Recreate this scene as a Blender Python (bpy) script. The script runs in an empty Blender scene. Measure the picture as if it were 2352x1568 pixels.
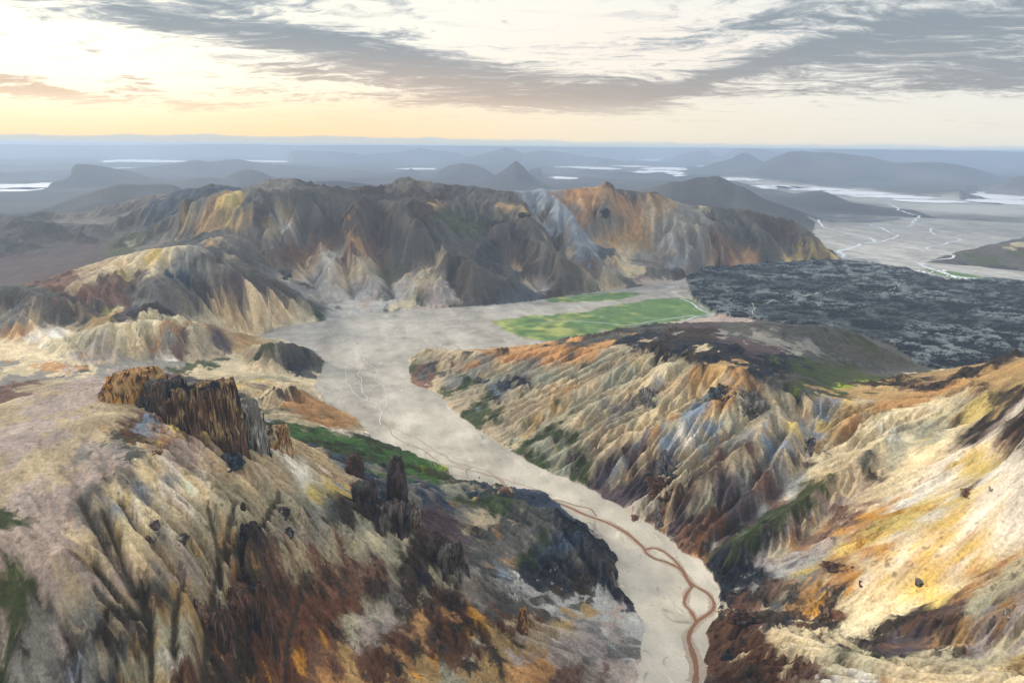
import bpy, math, random, time
import numpy as np
from mathutils import Vector, Matrix
T0 = time.time()
rng = np.random.RandomState(7)
random.seed(5)
sc = bpy.context.scene
COL = sc.collection

# ------------------------------------------------------------------ camera
H = 450.0                       # flying height above the river flats, metres
F = 1568.0                      # focal length in units of a 2352 px wide frame
TH = math.radians(15.9)         # downward tilt
ROLL = math.radians(0.5)
cam_d = bpy.data.cameras.new('camera')
cam_d.sensor_width = 36.0
cam_d.lens = 24.0
cam_d.clip_start = 1.0
cam_d.clip_end = 400000.0
cam = bpy.data.objects.new('camera', cam_d)
COL.objects.link(cam)
cam.matrix_world = Matrix.Translation((0, 0, H)) @ Matrix.Rotation(math.pi / 2 - TH, 4, 'X') @ Matrix.Rotation(ROLL, 4, 'Z')
sc.camera = cam
CM = np.array(cam.matrix_world.to_3x3())

# ------------------------------------------------------------------ light
SUN_EL = math.radians(23.0)
SUN_AZ = math.radians(-78.0)     # from the view direction (+Y), negative = left
sun_d = bpy.data.lights.new('sun', 'SUN')
sun_d.energy = 2.3
sun_d.angle = math.radians(8.0)
sun_d.color = (1.0, 0.90, 0.76)
sun = bpy.data.objects.new('sun', sun_d)
COL.objects.link(sun)
sdir = Vector((math.sin(SUN_AZ) * math.cos(SUN_EL), math.cos(SUN_AZ) * math.cos(SUN_EL), math.sin(SUN_EL)))
sun.rotation_euler = sdir.to_track_quat('Z', 'Y').to_euler()
sun.location = (0, 0, 3000)

world = bpy.data.worlds.new('World')
sc.world = world
world.use_nodes = True

sc.view_settings.view_transform = 'Standard'
sc.view_settings.look = 'None'
sc.view_settings.gamma = 1.0
sc.view_settings.exposure = 0.38
sc.cycles.volume_bounces = 2
sc.cycles.max_bounces = 6
sc.cycles.use_denoising = True
sc.cycles.denoiser = 'OPENIMAGEDENOISE'
sc.cycles.denoising_input_passes = 'RGB_ALBEDO_NORMAL'
sc.cycles.denoising_prefilter = 'ACCURATE'
def build_world():
    nt = world.node_tree
    N = nt.nodes; L = nt.links
    N.clear()
    def nd(t, **k):
        n = N.new(t)
        for a, b in k.items(): setattr(n, a, b)
        return n
    def m(op, a, b=None, c=None, clamp=False):
        n = nd('ShaderNodeMath', operation=op, use_clamp=clamp)
        for i, x in enumerate((a, b, c)):
            if x is None: continue
            if isinstance(x, (int, float)): n.inputs[i].default_value = x
            else: L.new(x, n.inputs[i])
        return n.outputs[0]
    def mixc(f, a, b, bt='MIX'):
        n = nd('ShaderNodeMix', data_type='RGBA', blend_type=bt)
        for s, x in ((n.inputs[0], f), (n.inputs[6], a), (n.inputs[7], b)):
            if isinstance(x, (int, float)): s.default_value = x
            elif isinstance(x, tuple): s.default_value = (*x, 1)
            else: L.new(x, s)
        return n.outputs[2]
    def ramp(x, lo, hi, a=0.0, b=1.0):
        n = nd('ShaderNodeMapRange', interpolation_type='SMOOTHSTEP')
        L.new(x, n.inputs[0])
        for i, v in ((1, lo), (2, hi), (3, a), (4, b)): n.inputs[i].default_value = v
        return n.outputs[0]
    out = nd('ShaderNodeOutputWorld'); bg = nd('ShaderNodeBackground')
    L.new(bg.outputs[0], out.inputs[0])
    sky = nd('ShaderNodeTexSky', sky_type='NISHITA', sun_disc=False)
    sky.sun_elevation = SUN_EL
    sky.sun_rotation = SUN_AZ
    sky.dust_density = 2.0; sky.air_density = 1.0
    tc = nd('ShaderNodeTexCoord')
    sep = nd('ShaderNodeSeparateXYZ'); L.new(tc.outputs['Generated'], sep.inputs[0])
    x, y, z = sep.outputs
    zc = m('MAXIMUM', z, 0.0)
    az = m('ARCTAN2', x, y)                       # 0 ahead, negative left
    el = m('ARCSINE', z)
    # clear air behind the clouds: pale high overcast, warm towards the low sun
    sunw = m('EXPONENT', m('MULTIPLY', m('POWER', m('MULTIPLY', m('SUBTRACT', az, -0.72), 1.05), 2.0), -1.0))
    low = ramp(el, 0.0, 0.14, 1.0, 0.0)
    low2 = ramp(el, 0.03, 0.15, 1.0, 0.0)
    base = mixc(sunw, (0.56, 0.59, 0.595), (0.76, 0.72, 0.60))
    warm = mixc(sunw, (0.56, 0.56, 0.53), (0.78, 0.60, 0.34))
    c = mixc(low, base, warm)
    # orange band along the left part of the horizon
    band = m('MULTIPLY', ramp(el, 0.0, 0.08, 1.0, 0.0), ramp(az, -0.45, 0.18, 1.0, 0.0))
    c = mixc(m('MULTIPLY', band, 0.75), c, (0.80, 0.50, 0.25))
    # peach veil in the middle
    pz = m('MULTIPLY', m('EXPONENT', m('MULTIPLY', m('POWER', m('DIVIDE', m('SUBTRACT', az, 0.18), 0.28), 2.0), -1.0)),
           m('EXPONENT', m('MULTIPLY', m('POWER', m('DIVIDE', m('SUBTRACT', el, 0.13), 0.05), 2.0), -1.0)))
    c = mixc(m('MULTIPLY', pz, 0.5), c, (0.72, 0.60, 0.50))
    ag, eg = uv_dir(120, 120)
    gl = m('EXPONENT', m('MULTIPLY', m('ADD', m('POWER', m('DIVIDE', m('SUBTRACT', az, ag), 0.26), 2.0), m('POWER', m('DIVIDE', m('SUBTRACT', el, eg), 0.07), 2.0)), -1.0))
    c = mixc(m('MULTIPLY', gl, 0.8), c, (0.95, 0.88, 0.70))
    # cloud layer: a plane far overhead
    den = m('ADD', zc, 0.10)
    px = m('DIVIDE', x, den); py = m('DIVIDE', y, den)
    cmb = nd('ShaderNodeCombineXYZ'); L.new(px, cmb.inputs[0]); L.new(py, cmb.inputs[1])
    def noise(vec, sx, sy, rot, scale, detail, rough, dist=0.0, off=(0, 0, 0)):
        mp = nd('ShaderNodeMapping'); mp.inputs['Scale'].default_value = (sx, sy, 1); mp.inputs['Rotation'].default_value = (0, 0, rot)
        mp.inputs['Location'].default_value = off
        L.new(vec, mp.inputs[0])
        n = nd('ShaderNodeTexNoise'); L.new(mp.outputs[0], n.inputs[0])
        n.inputs['Scale'].default_value = scale; n.inputs['Detail'].default_value = detail
        n.inputs['Roughness'].default_value = rough; n.inputs['Distortion'].default_value = dist
        return n.outputs[0]
    wv = nd('ShaderNodeTexNoise'); L.new(cmb.outputs[0], wv.inputs[0]); wv.inputs['Scale'].default_value = 0.9; wv.inputs['Detail'].default_value = 5
    ws = nd('ShaderNodeVectorMath', operation='MULTIPLY_ADD'); L.new(wv.outputs['Color'], ws.inputs[0]); ws.inputs[1].default_value = (0.9, 0.9, 0); L.new(cmb.outputs[0], ws.inputs[2])
    cv = ws.outputs[0]
    n1 = noise(cv, 0.7, 1.3, 0.25, 1.9, 12, 0.60, 0.4, (3.1, 1.7, 0))
    n2 = noise(cv, 0.9, 1.5, 0.1, 7.0, 12, 0.66, 0.3, (9.1, 4.7, 0))
    nn = m('ADD', m('MULTIPLY', n1, 0.55), m('MULTIPLY', n2, 0.45))
    # where the banks of cloud hang: rotated ellipses in azimuth / elevation
    def bank(a0, e0, ra, re, rot):
        ca, sa = math.cos(rot), math.sin(rot)
        da = m('SUBTRACT', az, a0); de = m('SUBTRACT', el, e0)
        u = m('ADD', m('MULTIPLY', da, ca), m('MULTIPLY', de, sa))
        v = m('SUBTRACT', m('MULTIPLY', de, ca), m('MULTIPLY', da, sa))
        q = m('ADD', m('POWER', m('DIVIDE', u, ra), 2.0), m('POWER', m('DIVIDE', v, re), 2.0))
        return m('EXPONENT', m('MULTIPLY', q, -1.0))
    banks = None
    for (u, v, ru, rv, rot, w) in BANKS:
        a0, e0 = uv_dir(u, v)
        b = m('MULTIPLY', bank(a0, e0, ru / F, rv / F, rot), w)
        banks = b if banks is None else m('ADD', banks, b)
    dens = ramp(m('ADD', nn, m('MULTIPLY', banks, 0.115)), 0.485, 0.60)
    dens2 = ramp(m('ADD', nn, m('MULTIPLY', banks, 0.115)), 0.54, 0.67)
    cloud = mixc(dens2, (0.37, 0.39, 0.40), (0.165, 0.20, 0.235))
    cloud = mixc(m('MULTIPLY', m('MULTIPLY', low2, sunw), 0.95), cloud, (0.60, 0.41, 0.28))
    cf = m('MULTIPLY', dens, ramp(el, 0.015, 0.07))
    c = mixc(m('MULTIPLY', cf, 0.92), c, cloud)
    # fine high wisps
    wis = ramp(noise(cv, 0.5, 2.2, -0.35, 3.0, 8, 0.6, 0.6, (1.0, 7.0, 0)), 0.52, 0.75)
    c = mixc(m('MULTIPLY', m('MULTIPLY', wis, 0.5), ramp(el, 0.03, 0.10)), c, (0.37, 0.38, 0.39))
    # long low bank of pale blue cloud resting on the horizon
    hb = m('ADD', m('MULTIPLY', noise(tc.outputs['Generated'], 1, 1, 0, 14, 6, 0.6), 0.010), m('MULTIPLY', m('EXPONENT', m('MULTIPLY', m('POWER', m('DIVIDE', m('ADD', az, 0.28), 0.40), 2.0), -1.0)), 0.006))
    hbm = ramp(m('SUBTRACT', el, hb), -0.0015, 0.0025, 1.0, 0.0)
    c = mixc(m('MULTIPLY', hbm, 0.8), c, mixc(ramp(az, -0.6, 0.5), (0.36, 0.44, 0.47), (0.42, 0.48, 0.51)))
    # pale cloud bank lying on the horizon far to the left and centre
    sk = nd('ShaderNodeVectorMath', operation='SCALE'); L.new(sky.outputs[0], sk.inputs[0]); sk.inputs['Scale'].default_value = 0.10
    up = ramp(el, 0.35, 0.9)                       # overhead: the clear Nishita sky shows between
    c = mixc(m('MULTIPLY', up, 0.5), c, sk.outputs[0])
    c = mixc(0.06, c, sk.outputs[0], 'ADD')
    # unseen sky overhead, out of frame, made brighter to add soft fill light
    c = mixc(ramp(el, 0.26, 0.65), c, (0.86, 0.90, 0.97))
    L.new(c, bg.inputs[0]); bg.inputs[1].default_value = 1.12

def uv_dir(u, v):
    d = CM @ np.array([(u - 1176) / F, -(v - 784) / F, -1.0])
    d = d / np.linalg.norm(d)
    return math.atan2(d[0], d[1]), math.asin(d[2])

# u, v, half width, half height, rotation, weight   (frame of 2352 x 1568)
BANKS = [(880, 135, 330, 45, -0.10, 1.0), (1200, 205, 330, 38, -0.12, 1.1), (560, 60, 260, 45, -0.25, 0.8),
         (2050, 60, 420, 55, -0.08, 1.2), (2250, 160, 320, 38, 0.02, 1.2), (1650, 180, 240, 16, 0.25, 1.0),
         (1420, 200, 120, 22, 0.05, 0.8), (1330, 240, 260, 18, -0.03, 0.7), (60, 200, 130, 20, -0.25, 0.9),
         (380, 235, 300, 16, -0.05, 0.7), (230, 130, 160, 12, -0.6, 0.5), (1030, 40, 120, 18, 0.0, 0.5),
         (250, 30, 200, 30, -0.1, 0.4), (1900, 110, 300, 30, 0.1, 0.8), (700, 20, 200, 30, 0, 0.5),
         (100, 90, 300, 40, 0, -0.9), (650, 260, 700, 30, 0, -0.5), (1650, 110, 260, 25, 0.15, -0.9), (1800, 250, 500, 35, 0, -0.8),
         (1150, 238, 380, 14, 0, 0.9), (1500, 215, 200, 14, 0.02, 1.0), (2200, 195, 250, 11, 0, 0.9), (1760, 150, 150, 13, 0.2, 0.9), (1900, 235, 300, 6, 0, 0.6), (1000, 20, 200, 30, 0, -0.9), (330, 60, 200, 30, 0, 0.5), (1280, 60, 160, 30, 0, -0.7), (150, 35, 120, 14, 0, 0.4), (680, 165, 150, 14, -0.1, 0.5), (520, 130, 40, 8, 0, 0.6), (1500, 30, 220, 25, 0, -0.3), (350, 165, 250, 25, 0.0, -0.6)]
build_world()
# ------------------------------------------------------------------ the terrain grid
# rings and spokes round the flying point: equal steps in bearing and in log distance, so that
# a cell is square everywhere and about one picture element wide
DT = 0.00150
A0 = math.radians(-46.0)
NJ = int(math.radians(92.0) / DT)
R0 = 235.0
NI = int(math.log(5600.0 / R0) / DT)
jj = np.arange(NJ, dtype=np.float32); ii = np.arange(NI, dtype=np.float32)
AZ = A0 + jj * DT
RR = (R0 * np.exp(ii * DT)).astype(np.float32)
sinA = np.sin(AZ).astype(np.float32); cosA = np.cos(AZ).astype(np.float32)
GX = RR[:, None] * sinA[None]; GY = RR[:, None] * cosA[None]

def loc(u, v, w):
    """frame position + height above the flats (w < 400) or distance (w >= 400) -> x, y, z, i, j"""
    az, el = uv_dir(u, v)
    t = math.tan(-el)
    if w < 400: z = w; r = (H - z) / max(t, 1e-3)
    else: r = w; z = H - r * t
    return r * math.sin(az), r * math.cos(az), z, math.log(max(r, 1.0) / R0) / DT, (az - A0) / DT

def parse(s):
    return [[tuple(float(q) for q in p.split(',')) for p in l.split()] for l in s.strip().splitlines() if l.strip()]

LINES = parse('''
700,430,2480 780,428,2500 820,433,2550
400,468,2580 480,462,2500 560,452,2450 640,438,2450 700,430,2480
820,434,2600 870,425,2680 905,402,2740 935,402,2750 1000,415,2750 1080,425,2740 1140,432,2720 1200,440,2700 1260,437,2780 1350,426,2850 1430,430,2880 1520,445,2950 1560,468,3000 1650,475,3100 1750,486,3150 1830,505,3150 1880,545,3120 1920,583,3080
720,470,2400 800,462,2440 870,458,2500 930,475,2273
860,448,2640 1000,460,2640 1100,466,2620
930,475,2273 960,500,2235 1000,530,2190 1040,570,2090 1080,600,2035 1150,650,2030 1225,686,2030
1060,500,2430 1130,555,2330 1180,612,2240 1240,667,2120
1000,470,2440 1100,478,2480 1160,480,2480 1195,470,2480
1130,490,2440 1140,530,2340 1150,570,2260
1195,470,2480 1230,540,2310 1290,600,2215 1335,640,2190 1375,664,2200
1235,500,2590 1268,555,2500 1300,620,2390 1345,660,2285
1320,552,2390 1380,600,2320 1435,645,2280
1340,560,2440 1360,545,2590
1300,515,2620 1400,570,2580 1500,602,2560 1560,636,2480
1260,450,2720 1290,480,2600 1330,520,2480
1422,586,2420 1395,640,2330
1422,586,2420 1440,652,2290
1422,586,2420 1490,645,2380
1422,586,2420 1420,560,2560
1655,568,2650 1600,618,10
1655,568,2650 1660,618,6
1655,568,2650 1725,612,8
1655,568,2650 1655,545,2800
1580,470,2950 1620,530,2760 1600,580,2640 1575,622,2530
1700,500,3040 1760,560,2900 1790,595,2850
1880,545,3120 1860,580,3000
700,440,2440 680,490,2380 655,540,2240 640,570,2200
710,490,2420 690,555,2320 700,600,2240 722,660,2120 735,700,2010
830,450,2440 830,480,2350 812,540,2230 800,575,2160
745,600,2110 700,692,12
745,600,2110 752,700,4
745,600,2110 795,704,4
745,600,2110 740,578,2240 730,540,2330
760,655,2045 748,705,3
770,590,2280 792,640,2180 812,700,2010
832,628,2100 818,698,6
832,628,2100 868,702,4
832,628,2100 890,690,12
832,628,2100 826,600,2180
880,490,2440 868,560,2310 880,620,2210 907,697,2000
985,604,2110 925,698,8
985,604,2110 965,706,3
985,604,2110 1010,704,3
985,604,2110 1055,698,8
985,604,2110 1000,585,2180
640,440,2450 600,500,2330 565,545,2280
640,505,2400 650,545,2320
1040,640,2100 1060,690,2010
470,530,200 560,600,140 640,650,90 700,690,45 770,727,5
100,640,140 170,615,168 250,590,185 340,570,200 440,558,210 500,590,180 560,640,135 640,690,75 700,725,28
390,640,160 450,690,105 560,722,55 610,742,25
330,600,180 360,660,148 330,700,118 270,706,118
560,690,85 640,722,45 690,742,12
50,640,118 150,662,118
0,655,165 150,690,140 250,710,113 300,716,108
300,716,105 420,722,78 520,752,45 570,770,10
0,745,108 60,738,112 110,745,100
150,762,78 230,748,108 330,742,110 400,748,98 470,745,90 540,768,45
150,860,56 300,842,48 450,835,34 560,852,18
0,780,88 80,820,66 150,850,56
-150,740,112 0,745,108
-150,900,80 0,880,70 80,858,60
560,800,44 600,788,58 660,786,60 702,800,46 728,818,20
560,800,40 500,815,38 430,828,42
640,862,12 700,850,5
620,900,60 690,888,44 735,903,18
560,880,40 600,930,40 700,950,10
640,905,58 740,945,22 800,964,6
560,960,110 600,968,90 640,968,78
640,968,78 740,995,58 850,1022,42 950,1058,26 1025,1092,8
300,498,170 350,482,215 390,492,200
200,560,104 100,592,95 230,600,96 350,590,110
350,482,215 330,540,150 300,580,108
300,498,170 250,545,122 215,572,100
325,488,198 280,545,130 250,585,100
390,492,200 410,540,160 420,575,135
0,522,98 90,522,100 170,530,100 240,540,104
90,476,3650 70,515,105
0,500,3700 60,484,3650 95,476,3650 130,490,3600 200,497,3500 290,497,3400 400,470,2900
0,540,2900 100,530,2900 200,530,2800
-120,640,110 0,620,92 80,600,92
-150,960,258 0,925,262 100,900,268 180,880,270 250,868,270 310,856,266 380,862,258 440,885,250 530,905,236 570,935,222 610,968,198 660,992,180 740,1042,146 815,1092,122 915,1115,98 980,1112,78 1050,1118,58 1110,1130,42 1180,1126,26 1240,1130,8
-100,1050,262 100,1000,260 260,950,262 380,940,256
-100,1250,245 100,1200,240 200,1120,246 330,1050,250 450,1000,240
480,930,246 450,1000,240 420,1090,232
-100,1568,190 50,1568,190 50,1350,222
50,1350,222 150,1250,236
150,1568,180 160,1400,207
215,1190,235 280,1300,213 340,1400,192 345,1568,165 345,1800,118
420,1090,232 420,1250,208 440,1400,185 440,1568,162 440,1800,125
560,1150,204 500,1290,184 480,1420,167 470,1568,142 470,1800,100
560,1060,213 640,1070,194 700,1120,170
600,1200,190 560,1290,180 560,1400,155 570,1568,120 570,1800,90
700,1130,168 780,1150,150 870,1165,130 960,1200,112 1040,1260,92 1085,1330,75 1100,1380,60
650,1290,155 640,1450,122 650,1568,98 650,1800,70
780,1400,105 880,1420,88 1000,1436,74 1100,1426,62 1210,1406,40
780,1300,122 870,1350,104 960,1400,80
780,1568,85 1000,1568,62 1200,1568,38 1350,1568,18
780,1800,60 1000,1800,45 1200,1800,28 1400,1800,8
1210,1406,40 1300,1440,26 1400,1480,12
930,1150,92 1000,1190,75 1050,1250,55 1100,1300,38 1200,1345,22 1300,1375,12 1400,1398,4 1450,1402,0
1110,1130,58 1200,1142,52 1300,1188,42 1370,1243,33 1403,1300,24 1430,1362,10
1060,1118,58 1130,1220,50 1200,1290,36 1290,1345,20
955,812,10 985,800,24 1040,806,34 1130,803,44 1210,798,58 1290,792,78 1370,797,94 1440,814,106 1510,837,116 1580,842,123 1640,857,128 1700,874,133 1760,882,130 1830,907,122 1900,930,118 2000,947,123 2100,942,138 2200,940,152 2280,940,168
1300,789,84 1400,758,95 1500,743,106 1650,739,122 1750,741,126 1900,749,114 1960,763,96 2010,790,66 2060,825,34 2110,852,10
1500,790,124 1700,790,146
1600,835,132 1700,845,142 1800,855,128
1850,860,122 1910,905,102 2000,872,84 2110,858,14
2130,859,24 2200,846,80 2280,833,132 2352,821,180 2450,800,232 2650,780,300
2300,895,180 2400,900,215 2650,900,290
2060,905,112 2200,890,140
2280,940,168 2352,985,198 2500,1000,240
2352,1060,172 2500,1100,200 2650,1100,240
2352,1246,146 2500,1300,180
1600,1283,0 1668,1232,14 1754,1177,32 1801,1143,46 1868,1047,72 1858,987,88 1818,940,108
1620,1292,8 1678,1240,34 1750,1200,50 1850,1125,74 1950,1060,97 2020,1000,118 2080,955,132
1644,1376,2 1754,1339,12 1851,1279,32 1901,1252,44 1968,1206,62 1998,1162,73 2034,1112,88 2134,1040,114 2184,1003,130 2234,965,148
1710,1372,14 1850,1320,46 2000,1250,82 2100,1170,112 2200,1120,134 2300,1072,160
1652,1402,1 1740,1402,8 1800,1427,16 1884,1437,28 1984,1450,44 2028,1424,54 2151,1382,80 2218,1339,106 2285,1292,126 2352,1248,146
1655,1426,16 1691,1418,30 1758,1430,36 1850,1476,56 1980,1500,75 2100,1525,90 2181,1520,98 2352,1537,134 2500,1560,150
2000,1452,46 2068,1486,62 2181,1507,82 2352,1500,116
2100,1420,84 2200,1440,100 2352,1380,142
2160,592,8 2230,573,30 2300,560,52 2340,552,66 2450,560,62 2600,580,50
1640,1568,14 1700,1568,34 1850,1568,64 2050,1568,88 2352,1568,120
1640,1800,12 1800,1800,44 2050,1800,70 2352,1800,98 2600,1800,120
1700,900,126 1560,960,90 1400,1010,48 1290,1070,12
1580,860,118 1450,930,72 1300,980,34 1200,1030,8
1440,830,98 1320,890,62 1180,950,24 1100,970,6
1290,800,74 1180,860,40 1060,920,10
1800,920,116 1720,1010,92 1600,1100,56 1480,1170,14
1640,880,112 1500,980,70 1370,1060,30 1320,1095,5
1740,930,110 1640,1030,76 1520,1120,36 1440,1165,8
1830,960,104 1750,1080,68 1660,1170,38 1570,1235,10
1830,950,114 1800,1040,86 1720,1150,52 1610,1240,20
''')
RIVERBED = parse('''1460,1800,0 1460,1568,0 1470,1500,0 1480,1430,0 1455,1385,0 1415,1335,0 1415,1275,0 1380,1230,0 1300,1175,0 1250,1130,0 1180,1122,0 1110,1115,0 1045,1103,0 1020,1070,0 940,1040,0 860,1010,0 838,985,0 820,960,0 750,930,0 722,890,0 745,830,0 720,805,0 650,782,0 575,778,0 640,752,0 700,742,0 760,735,0 850,718,0 1000,709,0 1120,702,0 1225,692,0 1300,680,0 1390,668,0 1460,660,0 1560,645,0 1575,640,0 1590,690,0 1650,728,0 1500,745,0 1400,760,0 1290,785,0 1205,797,0 1100,803,0 1030,805,0 985,798,0 938,825,0 945,880,0 1000,900,0 1060,960,0 1150,1020,0 1240,1075,0 1330,1110,0 1400,1150,0 1460,1185,0 1530,1230,0 1570,1270,0 1610,1285,0 1650,1345,0 1655,1385,0 1650,1415,0 1628,1440,0 1622,1500,0 1615,1568,0 1600,1800,0''')[0]
LAVA = parse('''1568,645,0 1620,620,0 1740,613,0 1850,604,0 1940,603,0 2010,612,0 2080,622,0 2170,650,0 2280,645,0 2400,660,0 2800,680,0 2800,880,0 2500,860,0 2200,868,0 2110,850,0 2040,800,0 1950,770,0 1750,745,0 1650,728,0 1610,720,0 1590,690,0 1565,670,0''')[0]
# the outwash plain beyond the mountain
PLAIN = parse('''1950,606,0 1900,575,0 1870,540,0 1870,515,0 1700,470,0 1500,440,0 1300,425,0 1300,395,0 2700,395,0 2900,700,0 2400,655,0 2280,640,0 2170,645,0 2080,618,0''')[0]
# ------------------------------------------------------------------ solving the relief
def fill_poly(pts, ni, nj, s=1.0):
    """mask of grid nodes inside a polygon given in (i, j)"""
    I = np.array([p[0] for p in pts]) / s; J = np.array([p[1] for p in pts]) / s
    m = np.zeros((ni, nj), bool)
    i0 = max(0, int(I.min())); i1 = min(ni - 1, int(I.max()) + 1)
    n = len(pts)
    for i in range(i0, i1 + 1):
        xs = []
        for k in range(n):
            a, b = I[k], I[(k + 1) % n]
            if (a <= i) != (b <= i):
                xs.append(J[k] + (i - a) / (b - a) * (J[(k + 1) % n] - J[k]))
        xs.sort()
        for p in range(0, len(xs) - 1, 2):
            a = max(0, int(math.ceil(xs[p]))); b = min(nj - 1, int(xs[p + 1]))
            if b >= a: m[i, a:b + 1] = True
    return m

def dense(pts, step=0.012):
    """resample a frame polyline so that straight stretches on the ground stay straight"""
    P = [loc(*p)[:3] for p in pts]
    out = []
    for a, b in zip(P[:-1], P[1:]):
        d = math.dist(a[:2], b[:2]); n = max(1, int(d / (step * 0.1 * (abs(a[1]) + 50))))
        for k in range(n):
            t = k / n; out.append([a[q] + (b[q] - a[q]) * t for q in range(3)])
    out.append(list(P[-1]))
    return np.array(out)

def to_grid(P):
    r = np.hypot(P[:, 0], P[:, 1])
    return np.log(r / R0) / DT, (np.arctan2(P[:, 0], P[:, 1]) - A0) / DT

# polygon outlines get a natural, slightly frayed shore
def fray(poly, amp, seed):
    P = [loc(*p)[:2] for p in poly]; out = []
    rs = np.random.RandomState(seed)
    for k in range(len(P)):
        a = np.array(P[k]); b = np.array(P[(k + 1) % len(P)]); d = np.linalg.norm(b - a)
        n = max(1, int(d / (amp * 3)))
        nrm = np.array([-(b - a)[1], (b - a)[0]]) / max(d, 1e-6)
        for q in range(n):
            t = q / n
            out.append(a + (b - a) * t + nrm * rs.uniform(-amp, amp) * (q > 0))
    out = np.array(out); gi, gj = to_grid(out)
    return list(zip(gi, gj))

print('t0', time.time() - T0)
riv = fill_poly(fray(RIVERBED, 3.0, 1), NI, NJ)
lava = fill_poly(fray(LAVA, 9.0, 2), NI, NJ) & ~riv
plain = fill_poly(fray(PLAIN, 12.0, 3), NI, NJ) & ~riv & ~lava

plain &= ~fill_poly(fray(parse('2130,602,0 2180,585,0 2240,570,0 2300,556,0 2352,545,0 2600,560,0 2600,660,0 2352,624,0 2300,618,0 2250,612,0 2190,608,0')[0], 12.0, 4), NI, NJ)
CMK = np.zeros((NI, NJ), np.float32); CV = np.zeros((NI, NJ), np.float32)
def stamp(i, j, z, w=1):
    i = np.round(i).astype(int); j = np.round(j).astype(int)
    ok = (i >= 0) & (i < NI) & (j >= 0) & (j < NJ)
    CV[i[ok], j[ok]] = z[ok]; CMK[i[ok], j[ok]] = 1
for l in LINES:
    P = dense(l); gi, gj = to_grid(P); stamp(gi, gj, P[:, 2])
for m_, z_ in ((riv, 0.0), (lava, 9.0), (plain, 0.0)):
    CMK[m_] = 1; CV[m_] = z_
CMK[-3:, :] = 1; CV[-3:, :] = 0.0
# left of the far end the uplands stay above the plain
lv = (AZ < -0.05)

def solve(mask, val, iters):
    lv_ = [(mask, val)]
    while min(lv_[-1][0].shape) > 24:
        a, b = lv_[-1]
        h, w = a.shape[0] // 2 * 2, a.shape[1] // 2 * 2
        A = a[:h, :w].reshape(h // 2, 2, w // 2, 2); B = (a * b)[:h, :w].reshape(h // 2, 2, w // 2, 2)
        s = A.sum((1, 3)); t = B.sum((1, 3))
        lv_.append(((s > 0).astype(np.float32), np.where(s > 0, t / np.maximum(s, 1e-6), 0).astype(np.float32)))
    x = None
    for k in range(len(lv_) - 1, -1, -1):
        a, b = lv_[k]
        if x is None: x = np.full(a.shape, (a * b).sum() / a.sum(), np.float32)
        else:
            y = np.repeat(np.repeat(x, 2, 0), 2, 1)
            y = np.pad(y, ((0, max(0, a.shape[0] - y.shape[0])), (0, max(0, a.shape[1] - y.shape[1]))), 'edge')[:a.shape[0], :a.shape[1]]
            x = y
        mk = a > 0
        n = iters if k < 2 else 250
        if k == 0: n = 40
        for _ in range(n):
            x[mk] = b[mk]
            p = np.pad(x, 1, 'edge')
            x = 0.25 * (p[:-2, 1:-1] + p[2:, 1:-1] + p[1:-1, :-2] + p[1:-1, 2:])
        x[mk] = b[mk]
    return x.astype(np.float32)

def blur(a, n):
    for _ in range(n):
        p = np.pad(a, ((1, 1), (0, 0)), 'edge'); a = 0.25 * p[:-2] + 0.5 * p[1:-1] + 0.25 * p[2:]
        p = np.pad(a, ((0, 0), (1, 1)), 'edge'); a = 0.25 * p[:, :-2] + 0.5 * p[:, 1:-1] + 0.25 * p[:, 2:]
    return a

def zoom(a, ni, nj):
    """bilinear resize"""
    y = np.linspace(0, a.shape[0] - 1.001, ni); x = np.linspace(0, a.shape[1] - 1.001, nj)
    y0 = y.astype(int); x0 = x.astype(int); fy = (y - y0)[:, None].astype(np.float32); fx = (x - x0)[None].astype(np.float32)
    r0 = a[y0]; r1 = a[y0 + 1]
    r = r0 * (1 - fy) + r1 * fy
    return (r[:, x0] * (1 - fx) + r[:, x0 + 1] * fx).astype(np.float32)

print('t1', time.time() - T0)
Z = solve(CMK, CV, 120)
flat = riv | lava | plain
soft = 1 - np.clip(blur(flat.astype(np.float32), 4) * 2, 0, 1)
Zb = blur(Z, 14)
Z = Z + (Zb - Z) * soft
# ravines that the droplets alone would not find
RAVINES = parse('''185,1165,235 215,1205,232 250,1260,222 290,1320,210 340,1400,192 345,1480,178 345,1568,165 345,1700,140
238,1185,230 262,1240,222 300,1320,208 330,1370,199 340,1400,192
270,1130,240 300,1190,226 318,1240,214
200,1265,226 240,1310,215 300,1370,203 338,1398,193
215,1340,212 270,1370,205 320,1395,196
325,1340,200 330,1370,197 342,1405,191
640,1110,190 590,1180,192 540,1250,188 500,1290,184 485,1360,176 480,1420,167 470,1568,142 468,1700,120
540,1110,215 525,1190,200 505,1280,185
470,1100,230 490,1190,210 500,1280,185
600,1270,178 560,1340,166 545,1400,156 540,1500,140 540,1600,125
420,1330,195 400,1400,186 398,1500,170
690,1330,140 680,1420,120 660,1500,108 655,1600,90
905,700,2000 893,660,2090 880,620,2210 868,560,2310
735,700,2010 722,660,2120 700,600,2240
812,700,2010 792,640,2180
1240,667,2120 1180,612,2240 1130,555,2330
1150,560,2300 1200,620,2190
1345,660,2285 1300,620,2390 1268,555,2500
1560,636,2480 1500,602,2560 1400,570,2580
330,745,1560 345,790,1480 352,830,1430
130,745,1600 175,800,1500 200,850,1400
430,740,1560 420,790,1480''')
RM = np.zeros((NI, NJ), np.float32)
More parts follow.
